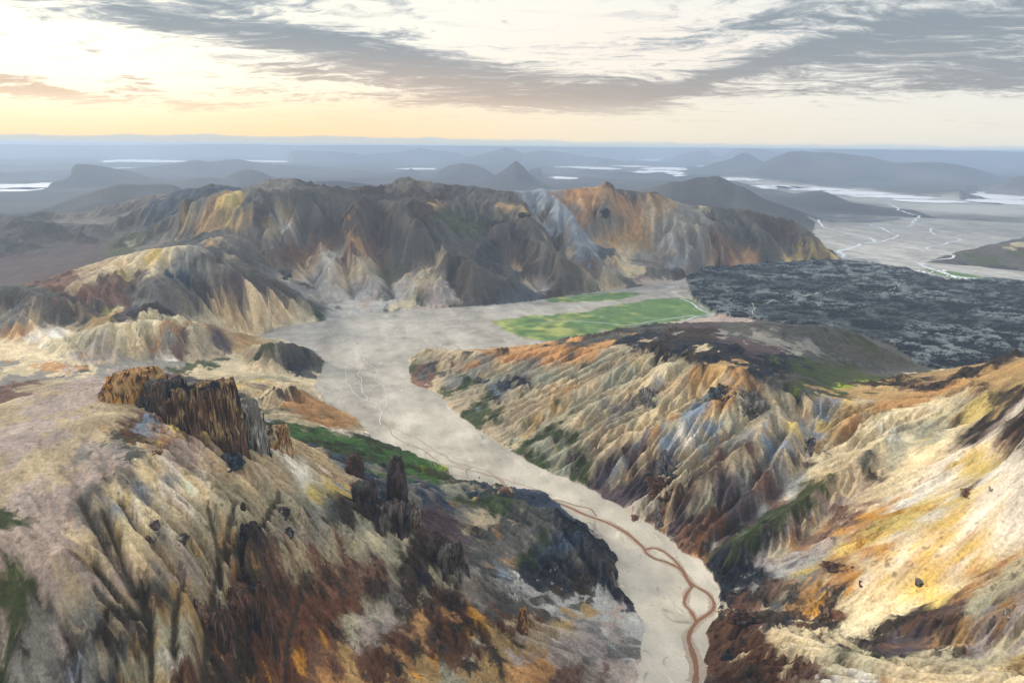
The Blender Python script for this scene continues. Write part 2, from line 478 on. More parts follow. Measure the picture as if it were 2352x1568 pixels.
for l in RAVINES:
    gi_, gj_ = to_grid(dense(l, 0.004)); gi_ = np.round(gi_).astype(int); gj_ = np.round(gj_).astype(int)
    ok_ = (gi_ >= 0) & (gi_ < NI) & (gj_ >= 0) & (gj_ < NJ); RM[gi_[ok_], gj_[ok_]] = 1
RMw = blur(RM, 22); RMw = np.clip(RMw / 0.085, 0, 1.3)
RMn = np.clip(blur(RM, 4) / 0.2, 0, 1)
Z = Z - RMw * soft * RR[:, None] * DT * np.where(RR[:, None] < 1200, 4.2, 4.0)
print('solved', time.time() - T0)

# ------------------------------------------------------------------ noise
def hash2(ix, iy, seed):
    h = (ix.astype(np.int64) * 374761393 + iy.astype(np.int64) * 668265263 + seed * 974634777) & 0xFFFFFFFF
    h = ((h ^ (h >> 13)) * 1274126177) & 0xFFFFFFFF
    h = h ^ (h >> 16)
    return (h & 0xFFFF).astype(np.float32) / 65535.0
def vnoise(x, y, seed):
    xf = np.floor(x); yf = np.floor(y)
    fx = (x - xf).astype(np.float32); fy = (y - yf).astype(np.float32)
    fx = fx * fx * (3 - 2 * fx); fy = fy * fy * (3 - 2 * fy)
    xi = xf.astype(np.int64); yi = yf.astype(np.int64)
    a = hash2(xi, yi, seed); b = hash2(xi + 1, yi, seed); c = hash2(xi, yi + 1, seed); d = hash2(xi + 1, yi + 1, seed)
    return (a + (b - a) * fx) * (1 - fy) + (c + (d - c) * fx) * fy
def fbm(x, y, scale, octs, seed, gain=0.5, ridged=False):
    s = 0; a = 1.0; t = 0; f = 1.0 / scale
    for o in range(octs):
        n = vnoise(x * f + 17.3 * o, y * f - 9.1 * o, seed + o) 
        if ridged: n = 1 - np.abs(2 * n - 1)
        s = s + a * n; t += a; a *= gain; f *= 2.03
    return (s / t).astype(np.float32)

# ------------------------------------------------------------------ gullies: noise drawn out along the fall line
def grads(z):
    zs = z / (RR[:, None] * DT)                # heights in cells, so that slopes are true
    gi = np.zeros_like(z); gj = np.zeros_like(z)
    gi[1:-1] = (z[2:] - z[:-2]) * 0.5; gj[:, 1:-1] = (z[:, 2:] - z[:, :-2]) * 0.5
    c = RR[:, None] * DT
    return gi / c, gj / c

def lic(z, fields, steps, step, pre=6):
    """average each field along the lines of steepest fall; returns the averages"""
    gi, gj = grads(blur(z, pre))
    m = np.sqrt(gi * gi + gj * gj) + 1e-4
    gi = (gi / m * step); gj = (gj / m * step)
    res = [f.astype(np.float32).copy() for f in fields]
    n = gi.shape[1]
    gif = gi.ravel(); gjf = gj.ravel(); ff = [f.ravel() for f in fields]
    ni, nj = gi.shape
    for sgn in (1, -1):
        pi = np.repeat(np.arange(ni, dtype=np.float32), nj); pj = np.tile(np.arange(nj, dtype=np.float32), ni)
        for k in range(steps):
            idx = (np.clip(pi + 0.5, 0, ni - 1)).astype(np.int32) * nj + (np.clip(pj + 0.5, 0, nj - 1)).astype(np.int32)
            pi += sgn * gif[idx]; pj += sgn * gjf[idx]
            idx = (np.clip(pi + 0.5, 0, ni - 1)).astype(np.int32) * nj + (np.clip(pj + 0.5, 0, nj - 1)).astype(np.int32)
            for q in range(len(ff)):
                res[q] += ff[q][idx].reshape(res[q].shape)
    return [(r / (2 * steps + 1)) for r in res]

bx = GX; by = GY
# side ridges on the mountain and rolling hills on the uplands behind the pale hills, left
fm_ = 1 - np.clip(blur(flat.astype(np.float32), 60) * 3.0, 0, 1)
mm = np.clip((RR[:, None] - 1980) / 120, 0, 1) * fm_ * np.clip((3300 - RR[:, None]) / 400, 0, 1)
mr_ = fbm(bx + 60 * (fbm(bx, by, 200, 3, 1601) - 0.5), by * 0.75, 230, 4, 1611, 0.5, True) - 0.62
sl_ = np.clip(np.hypot(*grads(blur(Z, 6))) * 2.2, 0, 1)
Z = Z + mm * sl_ * mr_ * 120
hm = np.clip((RR[:, None] - 2350) / 500, 0, 1) * np.clip((-0.20 - AZ[None]) / 0.12, 0, 1) * soft
Z = Z + hm * (1 - sl_ * 0.6) * np.clip(fbm(bx, by * 0.8, 620, 5, 1621, 0.45, True) - 0.50, 0, 1) * 260
# broad slopes that stay smooth: the pink dome, the dark hill, the yellow and brown slopes
SMOOTH = parse('''-300,950,262 0,925,262 250,868,270 330,930,262 350,1050,250 240,1150,240 180,1250,230 170,1400,207 100,1568,185 -300,1568,190
1290,789,84 1500,743,106 1650,739,122 1900,749,114 2060,825,34 2110,852,10 1910,905,102 1830,895,124 1640,845,135 1440,800,108
1720,1385,12 1860,1310,48 2000,1240,82 2200,1100,134 2450,1050,180 2450,1250,155 2150,1380,82 1984,1445,44 1800,1420,18
2060,900,90 2130,862,30 2352,823,180 2600,800,280 2600,960,280 2352,960,200 2200,925,145''')
SMK = np.zeros((NI, NJ), np.float32)
for l in SMOOTH: SMK[fill_poly([(loc(*p)[3], loc(*p)[4]) for p in l], NI, NJ)] = 1
SMK = 1 - 0.78 * blur(SMK, 40)
SMK = SMK * (1 - 0.45 * np.clip((640 - RR[:, None]) / 80, 0, 1) * np.clip((-0.08 - AZ[None]) / 0.1, 0, 1))
SMK = SMK * (1 - 0.42 * np.clip((RR[:, None] - 1850) / 150, 0, 1))
slope = np.hypot(*grads(blur(Z, 4)))
hill = np.clip(slope * 2.2 - 0.15, 0, 1) * soft
bx = GX + 0.0; by = GY
# broad ribs (half resolution is plenty)
hs = (slice(None, None, 2), slice(None, None, 2))
def norm(a): return (a - a.mean()) / (a.std() + 1e-6)
w1 = norm(fbm(bx[hs], by[hs], 46, 2, 11)); w2 = norm(fbm(bx[hs], by[hs], 20, 2, 31))
_R, _D = RR, DT
RR, DT = RR[::2], DT * 2
l1, l2 = lic(Z[hs], [w1, w2], 26, 1.6, 5)
RR, DT = _R, _D
l1 = zoom(norm(l1), NI, NJ); l2 = zoom(norm(l2), NI, NJ)
near = np.clip(1.2 - RR[:, None] / 1800, 0.35, 1)        # smaller ribs on the near slopes
dep1 = -np.abs(l1) * 1.0; dep2 = -np.abs(l2)
scale_r = np.clip(RR[:, None] / 1700.0, 0.33, 0.75) * np.where(RR[:, None] > 1900, 0.40, 1.0)
Z = Z + hill * SMK * scale_r * ((0.8 - np.abs(l1)) * 8.0 + (0.8 - np.abs(l2)) * 4.5)
print('ribs', time.time() - T0)
# running water cuts branching gullies: many droplets let run down the half resolution relief
def erode(z, cellm, mask, n, batches, steps, seed, kE=0.12, kD=0.10, cap=3.0):
    ni, nj = z.shape; rs = np.random.RandomState(seed)
    zf = z.astype(np.float64).ravel().copy(); mf_ = mask.ravel()
    cand = np.nonzero(mf_ > 0.3)[0]
    cl = np.repeat(cellm, nj)
    for b in range(batches):
        s = cand[rs.randint(0, len(cand), n)]
        pi = s // nj + rs.rand(n); pj = s % nj + rs.rand(n)
        di = np.zeros(n); dj = np.zeros(n); sp = np.ones(n); wt = np.ones(n); sed = np.zeros(n)
        for k in range(steps):
            ok = (pi > 1) & (pi < ni - 3) & (pj > 1) & (pj < nj - 3)
            if not ok.all():
                pi, pj, di, dj, sp, wt, sed = (a[ok] for a in (pi, pj, di, dj, sp, wt, sed))
            a = pi.astype(np.int64); c = pj.astype(np.int64); f = pi - a; g = pj - c
            q = a * nj + c
            h00 = zf[q]; h01 = zf[q + 1]; h10 = zf[q + nj]; h11 = zf[q + nj + 1]; cc = cl[q]
            gi = ((h10 - h00) * (1 - g) + (h11 - h01) * g) / cc; gj = ((h01 - h00) * (1 - f) + (h11 - h10) * f) / cc
            h = (h00 * (1 - g) + h01 * g) * (1 - f) + (h10 * (1 - g) + h11 * g) * f
            di = di * 0.25 - gi * 0.75; dj = dj * 0.25 - gj * 0.75
            L = np.sqrt(di * di + dj * dj) + 1e-6; di /= L; dj /= L
            pi2 = pi + di; pj2 = pj + dj
            a2 = pi2.astype(np.int64); c2 = pj2.astype(np.int64); f2 = pi2 - a2; g2 = pj2 - c2; q2 = a2 * nj + c2
            hn = (zf[q2] * (1 - g2) + zf[q2 + 1] * g2) * (1 - f2) + (zf[q2 + nj] * (1 - g2) + zf[q2 + nj + 1] * g2) * f2
            dh = (hn - h) / cc
            C = np.maximum(-dh, 0.01) * sp * wt * cap
            dep = np.where(dh > 0, np.minimum(dh, sed), np.where(sed > C, (sed - C) * kD, -np.minimum((C - sed) * kE, np.maximum(-dh, 0))))
            dep = dep * mf_[q]
            sed = sed - dep
            am = dep * cc
            Q4 = np.concatenate((q, q + 1, q + nj, q + nj + 1)); W4 = np.concatenate((am * (1 - f) * (1 - g), am * (1 - f) * g, am * f * (1 - g), am * f * g))
            D = np.bincount(Q4, W4, len(zf))
            zf += np.clip(D, -0.08 * cl, 0.04 * cl)
            sp = np.sqrt(np.maximum(sp * sp - dh * 0.5, 0.05)); sp = np.minimum(sp, 2.5); wt *= 0.985
            pi, pj = pi2, pj2
    return zf.reshape(ni, nj).astype(np.float32)
h0 = Z[hs].copy(); msk = np.clip(soft[hs] * 1.0, 0, 1) * (RR[::2, None] < 4200)
h1 = erode(h0, RR[::2] * DT * 2, msk, 36000, 20, 60, 3)
Z = Z + zoom(h1 - h0, NI, NJ) * SMK
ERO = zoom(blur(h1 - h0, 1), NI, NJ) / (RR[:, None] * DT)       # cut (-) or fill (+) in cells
slope = np.hypot(*grads(blur(Z, 4)))
hill = np.clip(slope * 2.2 - 0.15, 0, 1) * soft
print('eroded', time.time() - T0, float(ERO.min()), float(ERO.std()))
# fine rills
w3 = norm(fbm(bx, by, 9, 2, 51) ); w4 = rng.rand(NI, NJ).astype(np.float32) - 0.5
w3b = norm(fbm(jj[None] + 0 * bx, ii[:, None] + 0 * bx, 5, 2, 71))
l3, l4, l5 = lic(Z, [w3, w4, w3b], 22, 1.5, 3)
l3 = norm(l3); l4 = norm(l4); l5 = norm(l5)
cell = RR[:, None] * DT
Z = Z + hill * SMK * (np.clip(np.abs(l5), 0, 2.5) - 0.8) * cell * 1.5 + hill * l4 * cell * 0.35
rocky0 = fbm(bx, by, 60, 5, 91, 0.55)
print('rills', time.time() - T0)
# ------------------------------------------------------------------ what the ground is made of
# colours as the eye sees them in flat daylight; divided by the light further down
PAL = dict(C='e0c9a0', W='ecdfca', Y='d8bb6e', O='b98c5a', U='b09160', R='624330', D='3d332a', K='26292f', P='554848',
           N='b09e90', B='8a949e', T='b7a382', G='8b867b', S='a39c82', M='434a2c', L='8c9c26', E='b9b09e', H='b0aca2',
           V='53514a', X='dcc9a0', A='c68e3a', Q='745848', Z='736d64', J='ccb993', F='4d7036', I='414b58')
ROCKY = dict(R=1.0, D=1.0, K=0.7, Q=0.6, P=0.2, I=0.4, M=0.2, V=0.3, Z=0.3)
PATCH = '''
# foreground dome
30,950,T 100,930,N 180,900,N 60,1000,N 150,980,T 240,930,T 100,1050,T 200,1050,N 300,930,T 250,1000,G,.6 300,1000,M,.5 230,1070,G,.6 330,1050,V,.6
40,1100,T 100,1130,N 200,1120,N 260,1110,D,.5 30,1190,M,.5 60,1230,N 120,1200,N 170,1260,N 100,1300,N 30,1300,M 60,1310,L,.25 130,1330,N 50,1380,M,.7 100,1400,N 30,1450,M 90,1470,D,.7 160,1440,N 130,1500,Z 60,1530,G 20,1500,M 200,1500,D,.7 180,1380,T 230,1330,N 220,1200,G 280,1160,Z 300,1100,Z 140,1090,T
# crag and what lies under it
330,945,D,.7 360,950,R,.7 395,985,D,.6 430,1000,Q,.6 470,1015,D,.5 515,1020,R,.6 560,1030,H,.6 590,1045,D,.5 300,935,U,.6 610,960,H,.5 560,915,V,.6 450,880,V,.7 400,865,Q,.7 500,893,P,.6 620,1005,R,.4 545,1000,Q,.6
350,930,T,.5 345,900,W,.4 380,985,R,.4 370,1010,O,.4 400,960,B,.5 430,980,N,.5 460,1010,Y,.5 520,1050,Y,.5 420,1010,U,.4 500,960,X,.4 540,990,T 600,1040,T 560,1020,B,.5 620,1080,T 660,1060,W 700,1050,T 760,1060,B,.5 720,1040,J 640,1000,J 660,1020,U 590,1000,Q,.5 620,1110,J,.6 690,1110,X,.5 760,1130,Y,.6 800,1140,Y,.5 720,1150,S 600,1150,S 560,1100,T 500,1080,T 440,1060,N 780,1050,I,.6
# pale fan with dark gullies
290,1100,B,.5 360,1090,X 400,1080,W,.6 350,1130,B,.6 310,1140,Y,.4 240,1150,O,.3 230,1170,X,.5 420,1120,G,.6 420,1170,W 400,1200,X 470,1120,X 480,1180,S 530,1130,S 540,1180,S,.6 500,1230,S 270,1190,X 250,1240,U,.5 310,1230,X 330,1200,X 300,1270,X 260,1290,K,.4 230,1250,D,.4 270,1320,N 340,1290,S 360,1250,Z,.6 350,1330,G 370,1300,D,.5 430,1250,X,.5 420,1310,N 450,1290,S 520,1270,U,.6 550,1220,S,.6
300,1360,T 260,1370,T 220,1390,G,.6 380,1380,U 420,1380,U 410,1350,A,.5 450,1400,S 480,1340,R,.6 530,1350,A,.4 540,1300,D,.5 270,1430,D 300,1480,V 250,1500,X,.5 240,1540,G 210,1550,B,.5 330,1450,D,.6 330,1540,U 300,1540,A,.5 390,1450,S 400,1520,W,.4 380,1550,X,.4 430,1540,R 340,1380,R,.5
470,1480,D 500,1450,R 560,1470,D 600,1440,R 590,1500,R 640,1430,Q 620,1400,O,.5 540,1420,V 560,1560,O,.5 660,1480,R 500,1540,J,.4 520,1390,S,.6 600,1350,U,.5 640,1370,D 590,1290,D,.6 620,1320,Q,.7 660,1300,S
620,1170,S 640,1200,D,.5 680,1190,D,.6 700,1210,V,.6 600,1240,D,.4 660,1240,G 720,1180,S 760,1170,V 780,1210,D 740,1250,S 800,1250,X,.4 850,1240,X,.5 830,1270,S 700,1280,Q 740,1320,D 800,1320,Q 760,1380,R 700,1390,R 860,1310,D 900,1290,S 880,1340,D 930,1300,D 960,1330,K,.7 1000,1290,D 1010,1340,S,.5 920,1380,D 980,1380,R 1030,1370,D 1060,1400,R,.6 870,1390,Z
700,1450,R 740,1500,Q 690,1540,A,.4 720,1480,R 780,1480,D 840,1500,Q 900,1480,R 940,1500,D,.7 1060,1490,R 1120,1520,D,.7 560,1520,D 640,1540,R 480,1550,D 580,1410,D,.6 700,1350,R,.8 800,1370,D 760,1440,R 760,1560,O,.6 800,1440,S 830,1480,N 860,1540,R 800,1530,U 900,1430,S,.7 960,1450,O 1000,1460,R 1000,1510,A,.5 960,1540,U,.6 1050,1440,D 1090,1430,A,.4 1100,1480,D,.5 1150,1420,R 1190,1430,R 1150,1480,U 1060,1520,S 1090,1550,U 1200,1480,N 1250,1460,T 1200,1540,O 1280,1510,N 1300,1440,U,.6 1330,1470,W,.35 1350,1500,N 1400,1460,G 1420,1500,Z 1300,1550,Q 1380,1550,N 1440,1540,N 1400,1420,N
# slope under the pinnacles, green black spur, pale wash
900,1150,I 840,1130,B,.5 860,1170,D 930,1180,P 980,1160,P 1000,1200,P 1040,1240,P 960,1140,G 1020,1140,I 1060,1150,V 1050,1300,P 1080,1340,G 1120,1370,Z 1180,1400,V 1250,1410,V
1100,1310,H,.5 1160,1340,H,.5 1230,1370,H,.6 1300,1390,H,.7 1380,1410,H 1430,1430,H 1250,1400,Z,.5
1070,1130,S 1100,1150,U,.5 1110,1190,T 1140,1230,O,.4 1080,1170,Z 1100,1230,K,.4 1110,1270,V 1140,1300,V 1170,1320,B,.4 1170,1270,Z 1130,1160,M 1180,1200,V 1230,1260,M 1210,1230,Z 1190,1280,O,.35 1210,1320,W,.25 1260,1320,K 1280,1340,W,.25 1300,1340,K 1340,1360,D 1200,1150,I 1240,1160,I 1250,1200,V 1300,1220,K 1350,1260,K 1390,1290,K 1320,1290,V 1380,1330,K 1420,1350,K 1290,1260,I
1170,1125,Q,.2
# green slope behind the pinnacles
640,985,M 700,1000,F 760,1020,M 820,1020,F 880,1040,M 940,1060,F 980,1080,M 1010,1075,L,.3 900,1080,K,.3 850,1000,M 720,985,S,.5 960,1090,F
# orange cream hills left of the river
650,905,D,.5 700,930,O 760,950,O 800,965,O 690,950,O 740,910,J 660,950,J 620,950,M,.5 600,900,J 560,880,Y,.6 520,860,J 640,870,C 580,850,C 540,830,J 480,850,M,.4 440,840,M,.5 650,845,J 600,810,T 560,800,U 620,795,M 680,800,V 700,820,K 670,840,K 710,830,V 590,830,D,.4 830,985,T 780,990,W,.6 730,880,J
# cream gullied slopes
30,760,O,.6 40,800,C 90,770,W 100,810,C 60,740,J 130,800,X 160,850,V,.4 180,780,T 220,800,N 250,770,J 210,740,U 170,740,T 300,760,D,.6 260,740,D,.6 340,780,X 330,750,X 370,780,O 400,760,O 420,790,Q 390,810,W,.5 430,770,P,.7 460,790,T 500,790,P,.6 310,820,J 350,835,G 280,850,G 200,850,J 120,850,O,.5 60,850,J 50,830,O,.5 100,870,G 160,880,N 40,890,Q 80,890,T 20,870,G 230,850,G 400,845,G 540,775,O,.6 480,740,T
0,660,V 60,670,V 40,700,I,.8 120,690,V 170,700,V 100,720,Z 200,720,V 240,716,L,.28 260,715,X,.3 150,740,G,.6 40,730,G 300,720,P 330,690,Z 350,710,D 390,700,Z 290,690,Q 200,670,Q 150,640,Q 200,640,T 260,640,Q 320,660,Z 230,610,T 300,600,J 350,590,Y,.7 380,610,J 320,625,J 420,575,J,.6 420,600,T,.6 290,640,Y,.4 400,640,W,.35 420,650,I 450,670,V 440,590,G 470,600,V 480,620,G 460,640,G 500,650,Z 520,680,P 450,700,V 520,700,T 470,720,J 540,730,J 600,710,C 640,725,C 590,700,M,.4 690,715,M 650,700,T,.7 560,690,Z 560,730,C 620,745,C 680,740,J 600,765,J 520,720,C
560,610,Z 600,650,V 620,670,V 540,640,P 580,600,V 640,630,Z 520,590,T,.6 500,560,O,.5 520,550,T,.5 470,540,V 500,580,V 450,520,T,.6 430,500,Y,.6 430,490,V 500,480,U 530,470,Y,.7 480,500,U 460,480,Z 400,520,Z 380,560,Z 420,545,V
350,500,I 330,530,M,.8 300,560,S,.5 250,570,M 280,530,V 370,530,V 200,540,V 150,520,V 100,500,V 60,560,V 100,590,P 180,580,P 50,600,P 0,560,V 30,640,P 120,610,P 230,510,Z 30,520,V 90,480,V 150,500,Z 60,620,P
# the mountain
745,625,H 735,665,H,.8 765,665,H,.8 750,690,G 830,650,N,.7 845,680,H,.7 985,625,J,.7 960,670,J,.6 1000,670,H,.7 1030,680,N,.6 940,690,J,.5 1422,600,J,.6 1430,630,N,.6 1655,585,T,.6 1650,605,T,.6 800,670,V,.5 900,650,V,.6 700,660,D,.5
590,470,V 640,460,Z 600,500,D 560,520,U,.6 580,550,Z 620,520,U,.6 660,500,U,.6 650,530,W,.5 640,550,B,.5 620,570,Z 700,460,V 720,500,V 690,540,V 740,540,D 780,470,V 800,520,D 760,560,D 680,570,Z 640,590,R,.8 680,600,R 720,570,Q 620,620,R,.6 780,570,O,.6 820,560,O,.6 800,590,R,.7 860,570,Q 870,590,R,.6 700,630,T 740,620,B 720,650,B 760,670,H 800,690,B 780,640,T 690,670,G,.6 720,690,V 850,650,H 840,680,N 870,700,B,.6 880,670,V 820,610,C,.6 830,640,T 760,700,H 680,690,V
850,480,D 900,480,M,.7 860,520,V 920,520,V 880,550,D 960,500,D 1000,560,V 940,600,V 1040,520,M,.7 1100,520,M,.6 1080,570,V 1000,620,V 960,640,T 980,640,J 1000,670,N 960,680,M,.6 930,660,H 1030,680,N,.7 1060,660,D 1100,690,V 1050,620,D 1130,640,V 1150,690,K 1200,690,I 900,630,M,.6 920,570,V
880,440,D 930,420,Z 980,425,Z 1050,435,V 950,440,D 1020,450,D 1110,440,V 900,465,V 1000,470,U,.4 1060,460,V 1140,450,V 1150,480,U,.5 1200,480,U,.5 1100,480,V 1190,460,V
1150,560,P 1120,590,K 1180,560,D 1200,600,D 1230,540,V 1180,620,T,.5 1210,640,K,.7 1230,600,P 1260,600,V 1280,640,V 1240,660,N,.5 1290,660,D 1340,650,V 1200,660,T,.5 1170,530,V 1250,500,K,.6 1240,560,V
1210,460,B 1240,470,B 1250,490,C,.4 1280,500,B 1260,520,J,.4 1300,530,T,.4 1320,540,B 1280,550,D,.6 1340,580,B 1310,590,T,.6 1350,620,Q 1400,640,T 1330,620,V 1380,610,Z 1300,450,O,.7 1340,450,O 1380,460,O 1400,440,D,.6 1450,440,V 1500,445,D,.6 1360,490,D,.4 1420,470,O 1460,500,O 1500,500,T 1400,500,Z 1440,540,O 1480,560,U 1510,540,G 1420,550,U 1540,520,G 1550,490,G 1540,560,B 1400,580,I,.6 1440,590,T,.6 1480,600,G 1460,620,J,.5 1500,630,V 1520,600,Z 1560,590,B 1530,580,G 1500,650,N 1450,650,V 1540,640,D 1590,610,Z 1650,590,Q 1700,600,O,.6 1640,610,T 1720,590,V 1750,560,V 1700,540,V 1600,540,G 1580,470,T,.4 1620,480,C,.5 1650,500,V 1640,480,V 1700,490,V 1780,500,V 1830,560,D 1800,530,D 1850,540,V 1840,590,Y,.7 1890,598,Y,.6 1860,600,U,.6 1790,590,V 1900,570,D 1750,600,V 1600,500,G 1520,470,U 1560,455,V
# the ridge in the middle right
960,820,J 1000,815,T 980,800,V,.5 1040,815,O,.6 950,845,M,.6 970,870,Q 1000,850,V 1030,840,K,.5 1060,830,T 1100,815,O 1150,810,D,.5 1180,815,O 1250,810,O 1300,805,O 1350,815,O 1380,830,T 1090,840,G 1030,880,T 1070,880,M 1110,870,T 1060,910,T 1100,920,M 1150,870,S 1130,900,B,.6 1170,880,K,.4 1200,880,K,.4 1180,920,T 1140,950,M 1200,960,T 1250,870,S 1280,850,T 1220,850,G 1260,920,T 1220,1000,M 1180,1000,T 1280,980,S 1240,1040,M 1290,1040,S 1320,1060,M,.7 1300,870,K,.4 1270,900,J 1330,890,S 1340,930,S 1300,930,U 1360,880,T 1370,960,S,.8 1330,1000,T 1350,1040,M,.6 1400,900,S 1420,860,T 1450,850,Y,.5 1400,940,G 1430,920,Q,.4 1460,880,K,.3 1480,860,J 1500,900,B,.4 1510,920,S 1540,880,O,.5 1530,850,J 1560,870,T 1570,920,J 1480,940,S 1450,980,J 1420,1000,Q,.4 1390,1020,T 1410,1060,P,.7 1450,1100,P 1390,1100,P,.7 1480,1130,K,.6 1500,1060,T 1470,1040,B,.4 1520,1010,O,.4 1500,990,B,.4 1550,980,S 1550,1030,G 1580,1000,W,.45 1600,1000,B,.5 1620,960,B 1650,960,S 1580,1050,T 1540,1100,J,.6 1500,1150,N 1540,1070,O,.35 1570,1080,K,.4 1590,1040,Y,.4 1600,1120,T 1560,1140,R,.6 1520,1170,Q,.5 1480,1180,R,.4 1550,1200,P 1600,1160,S 1640,1060,Q,.7 1620,1200,R 1640,1240,R,.8 1580,1240,Q,.7 1700,1180,P 1680,1220,D,.7 1660,1120,P,.7 1720,1120,K,.6 1700,1060,T 1740,1080,P,.6 1760,1120,Q 1780,1080,G 1700,940,J 1650,910,O 1690,920,K,.4 1730,960,T 1750,1000,T 1700,1000,G 1780,960,T 1800,940,B,.5 1830,980,B 1850,1010,B,.6 1840,1040,Q,.5 1800,1020,T 1820,1100,H,.5 1800,1140,H,.4 1860,1060,D,.4 1720,900,O 1620,880,U 1600,860,O,.6 1580,880,T 1750,900,T 1800,920,T 1850,940,O,.6 1780,1040,Z
1750,1180,H,.4 1700,1225,H,.4 1640,1268,H,.4
# dark smooth hill
1320,785,V 1400,770,V 1500,750,V 1600,745,P 1700,745,V 1800,750,V 1900,770,V 1950,790,V 2000,820,V 2060,850,V 1930,770,V 1980,800,M 1420,800,T,.5 1500,780,G,.4 1560,800,K 1640,800,K 1720,800,P 1800,830,K 1850,850,M 1900,880,M 1850,890,V 1750,860,K 1700,840,K 1600,830,D 1500,815,D 1650,770,G,.4 1560,770,D 1750,775,G,.5 1850,800,G,.5 1930,860,M 1980,850,V 1920,905,L,.3 1940,890,L,.4 1970,876,L,.3 1900,910,M 1850,920,T,.6 2100,858,J,.6 2060,840,V 1800,880,D
1450,790,K
2250,598,M 2300,580,V 2345,562,J,.5 2345,585,M 2200,596,V 2200,606,K,.4 2290,615,K,.5 2340,610,V 2160,600,K,.4
# brown and yellow slopes of the right
2150,895,D,.7 2240,895,D,.8 2320,885,D,.6 2210,935,Q,.6 2330,1000,D 2345,940,D,.8 2170,920,D,.5 2290,945,D,.7 2080,900,Q,.5 2345,860,U 2345,1030,D
2150,865,U 2200,850,U 2250,850,D 2330,835,U 2200,880,D,.7 2280,870,U 2340,870,U 2100,880,D 2050,890,D 2050,905,U,.7 2120,905,O,.7 2200,910,U,.7 2270,920,D,.6 2330,910,D,.6 2000,900,U 2300,960,D 2340,980,D 2340,1020,D 2280,980,O,.5 2310,1040,Q,.6 2350,1050,K,.5 2000,940,U 1960,960,U 1920,950,T 2060,940,O 1900,980,Y,.6 1930,990,D,.3 1980,980,X 2050,970,S 2120,960,X 2180,950,X 2230,950,Y 2000,1010,X 1950,1020,C 1900,1030,D,.4 2060,1000,W 2100,1000,S 2050,1040,S 2150,990,S 2010,1050,V,.4 1900,1060,J 1950,1040,M,.35
1900,1100,M 1850,1140,M 1800,1180,M 1750,1230,M 1700,1280,M 1650,1310,M 1640,1340,K 1700,1320,K 1620,1300,O,.4 1780,1240,K 1850,1190,D,.6 1930,1110,T 1900,1160,N 1960,1130,T 1990,1100,D,.5 1940,1180,Q 1900,1200,O,.5 1860,1230,J,.7 1800,1270,N 1850,1250,N 1960,1210,O,.6 1920,1220,R,.5 1780,1290,Z,.6
1780,1325,E,.4 1850,1285,E,.4 1700,1360,E,.5 1930,1235,J,.3
2100,1050,C 2200,1000,C 2180,1040,J 2260,990,N 2250,1030,W 2300,1080,W 2340,1100,W 2150,1080,C 2080,1100,X 2030,1130,J 2060,1140,W 2120,1130,Y,.6 2130,1110,W 2000,1180,A,.5 2030,1190,A,.4 2100,1180,A,.6 2060,1200,Y 2150,1150,C 2200,1080,Y 2220,1130,R,.3 2240,1160,X,.6 2260,1200,W 2320,1160,W 2300,1230,C 2200,1200,Y 2150,1220,Y 2230,1240,O,.4 2180,1260,C 2100,1240,C 2050,1260,W,.7 2000,1250,Y 1950,1270,O,.6 1900,1290,Y,.6 1860,1310,O,.6 1820,1330,T 2000,1290,X 1970,1300,B,.25 2080,1290,N,.6 2150,1290,Y 2250,1280,Y 2100,1340,Y 2050,1320,X 1950,1330,A,.6 1900,1345,O 1850,1350,Z 1780,1370,Q,.7 1750,1400,D,.7 1820,1390,D 1880,1370,D,.6 1920,1390,D 1980,1360,A,.5 2000,1380,X 2050,1400,X 2100,1380,X 2150,1360,Y 2000,1430,X,.6 1940,1410,R,.6 1870,1420,R,.7 2180,1340,A,.6 2220,1330,A,.6 2270,1300,X 2340,1250,J 2300,1330,O,.6 2250,1350,O 2330,1320,J 2340,1400,N 2250,1420,O 2180,1420,Q 2120,1430,R 2060,1440,D 2100,1470,P 2180,1450,R,.8 2150,1490,D 2230,1470,Q 2280,1440,R,.6 2300,1470,N 2340,1480,C
1660,1450,R 1700,1440,R 1650,1500,R 1740,1430,K,.6 1700,1500,R 1640,1550,Q 1720,1540,D 1760,1520,R 1800,1540,R 1850,1550,Q 1780,1475,C,.6 1850,1480,X,.7 1900,1490,C 1950,1490,M,.5 2000,1500,M,.5 1980,1480,J,.6 1900,1520,X 1950,1540,C 1900,1560,W 2000,1530,C 2060,1510,M,.4 2100,1520,J 2100,1550,C 2200,1540,C 2300,1560,C 2250,1520,J 2000,1560,O,.5 1840,1450,J,.6 2350,1520,U
'''
def lin(h):
    c = np.array([int(h[k:k + 2], 16) / 255.0 for k in (0, 2, 4)])
    return np.where(c < 0.04045, c / 12.92, ((c + 0.055) / 1.055) ** 2.4)
names = sorted(PAL)
PCOL = np.array([lin(PAL[k]) for k in names]).astype(np.float32)
pts = []
for ln in PATCH.splitlines():
    if ln.startswith('#'): continue
    for t in ln.split():
        q = t.split(',')
        if q[2] == 'B' and 540 < float(q[1]) < 720 and 600 < float(q[0]) < 900: q[2] = 'H'
        pts.append((float(q[0]), float(q[1]), names.index(q[2]), float(q[3]) if len(q) > 3 else 1.0))

def first_hit(u, v):
    """walk out along the line of sight over the relief"""
    az, el = uv_dir(u, v)
    j = int(round((az - A0) / DT)); j = min(max(j, 0), NJ - 1)
    prof = H + RR * math.tan(el)
    hit = np.nonzero(Z[:, j] >= prof)[0]
    i = int(hit[0]) if len(hit) else NI - 1
    return i, j
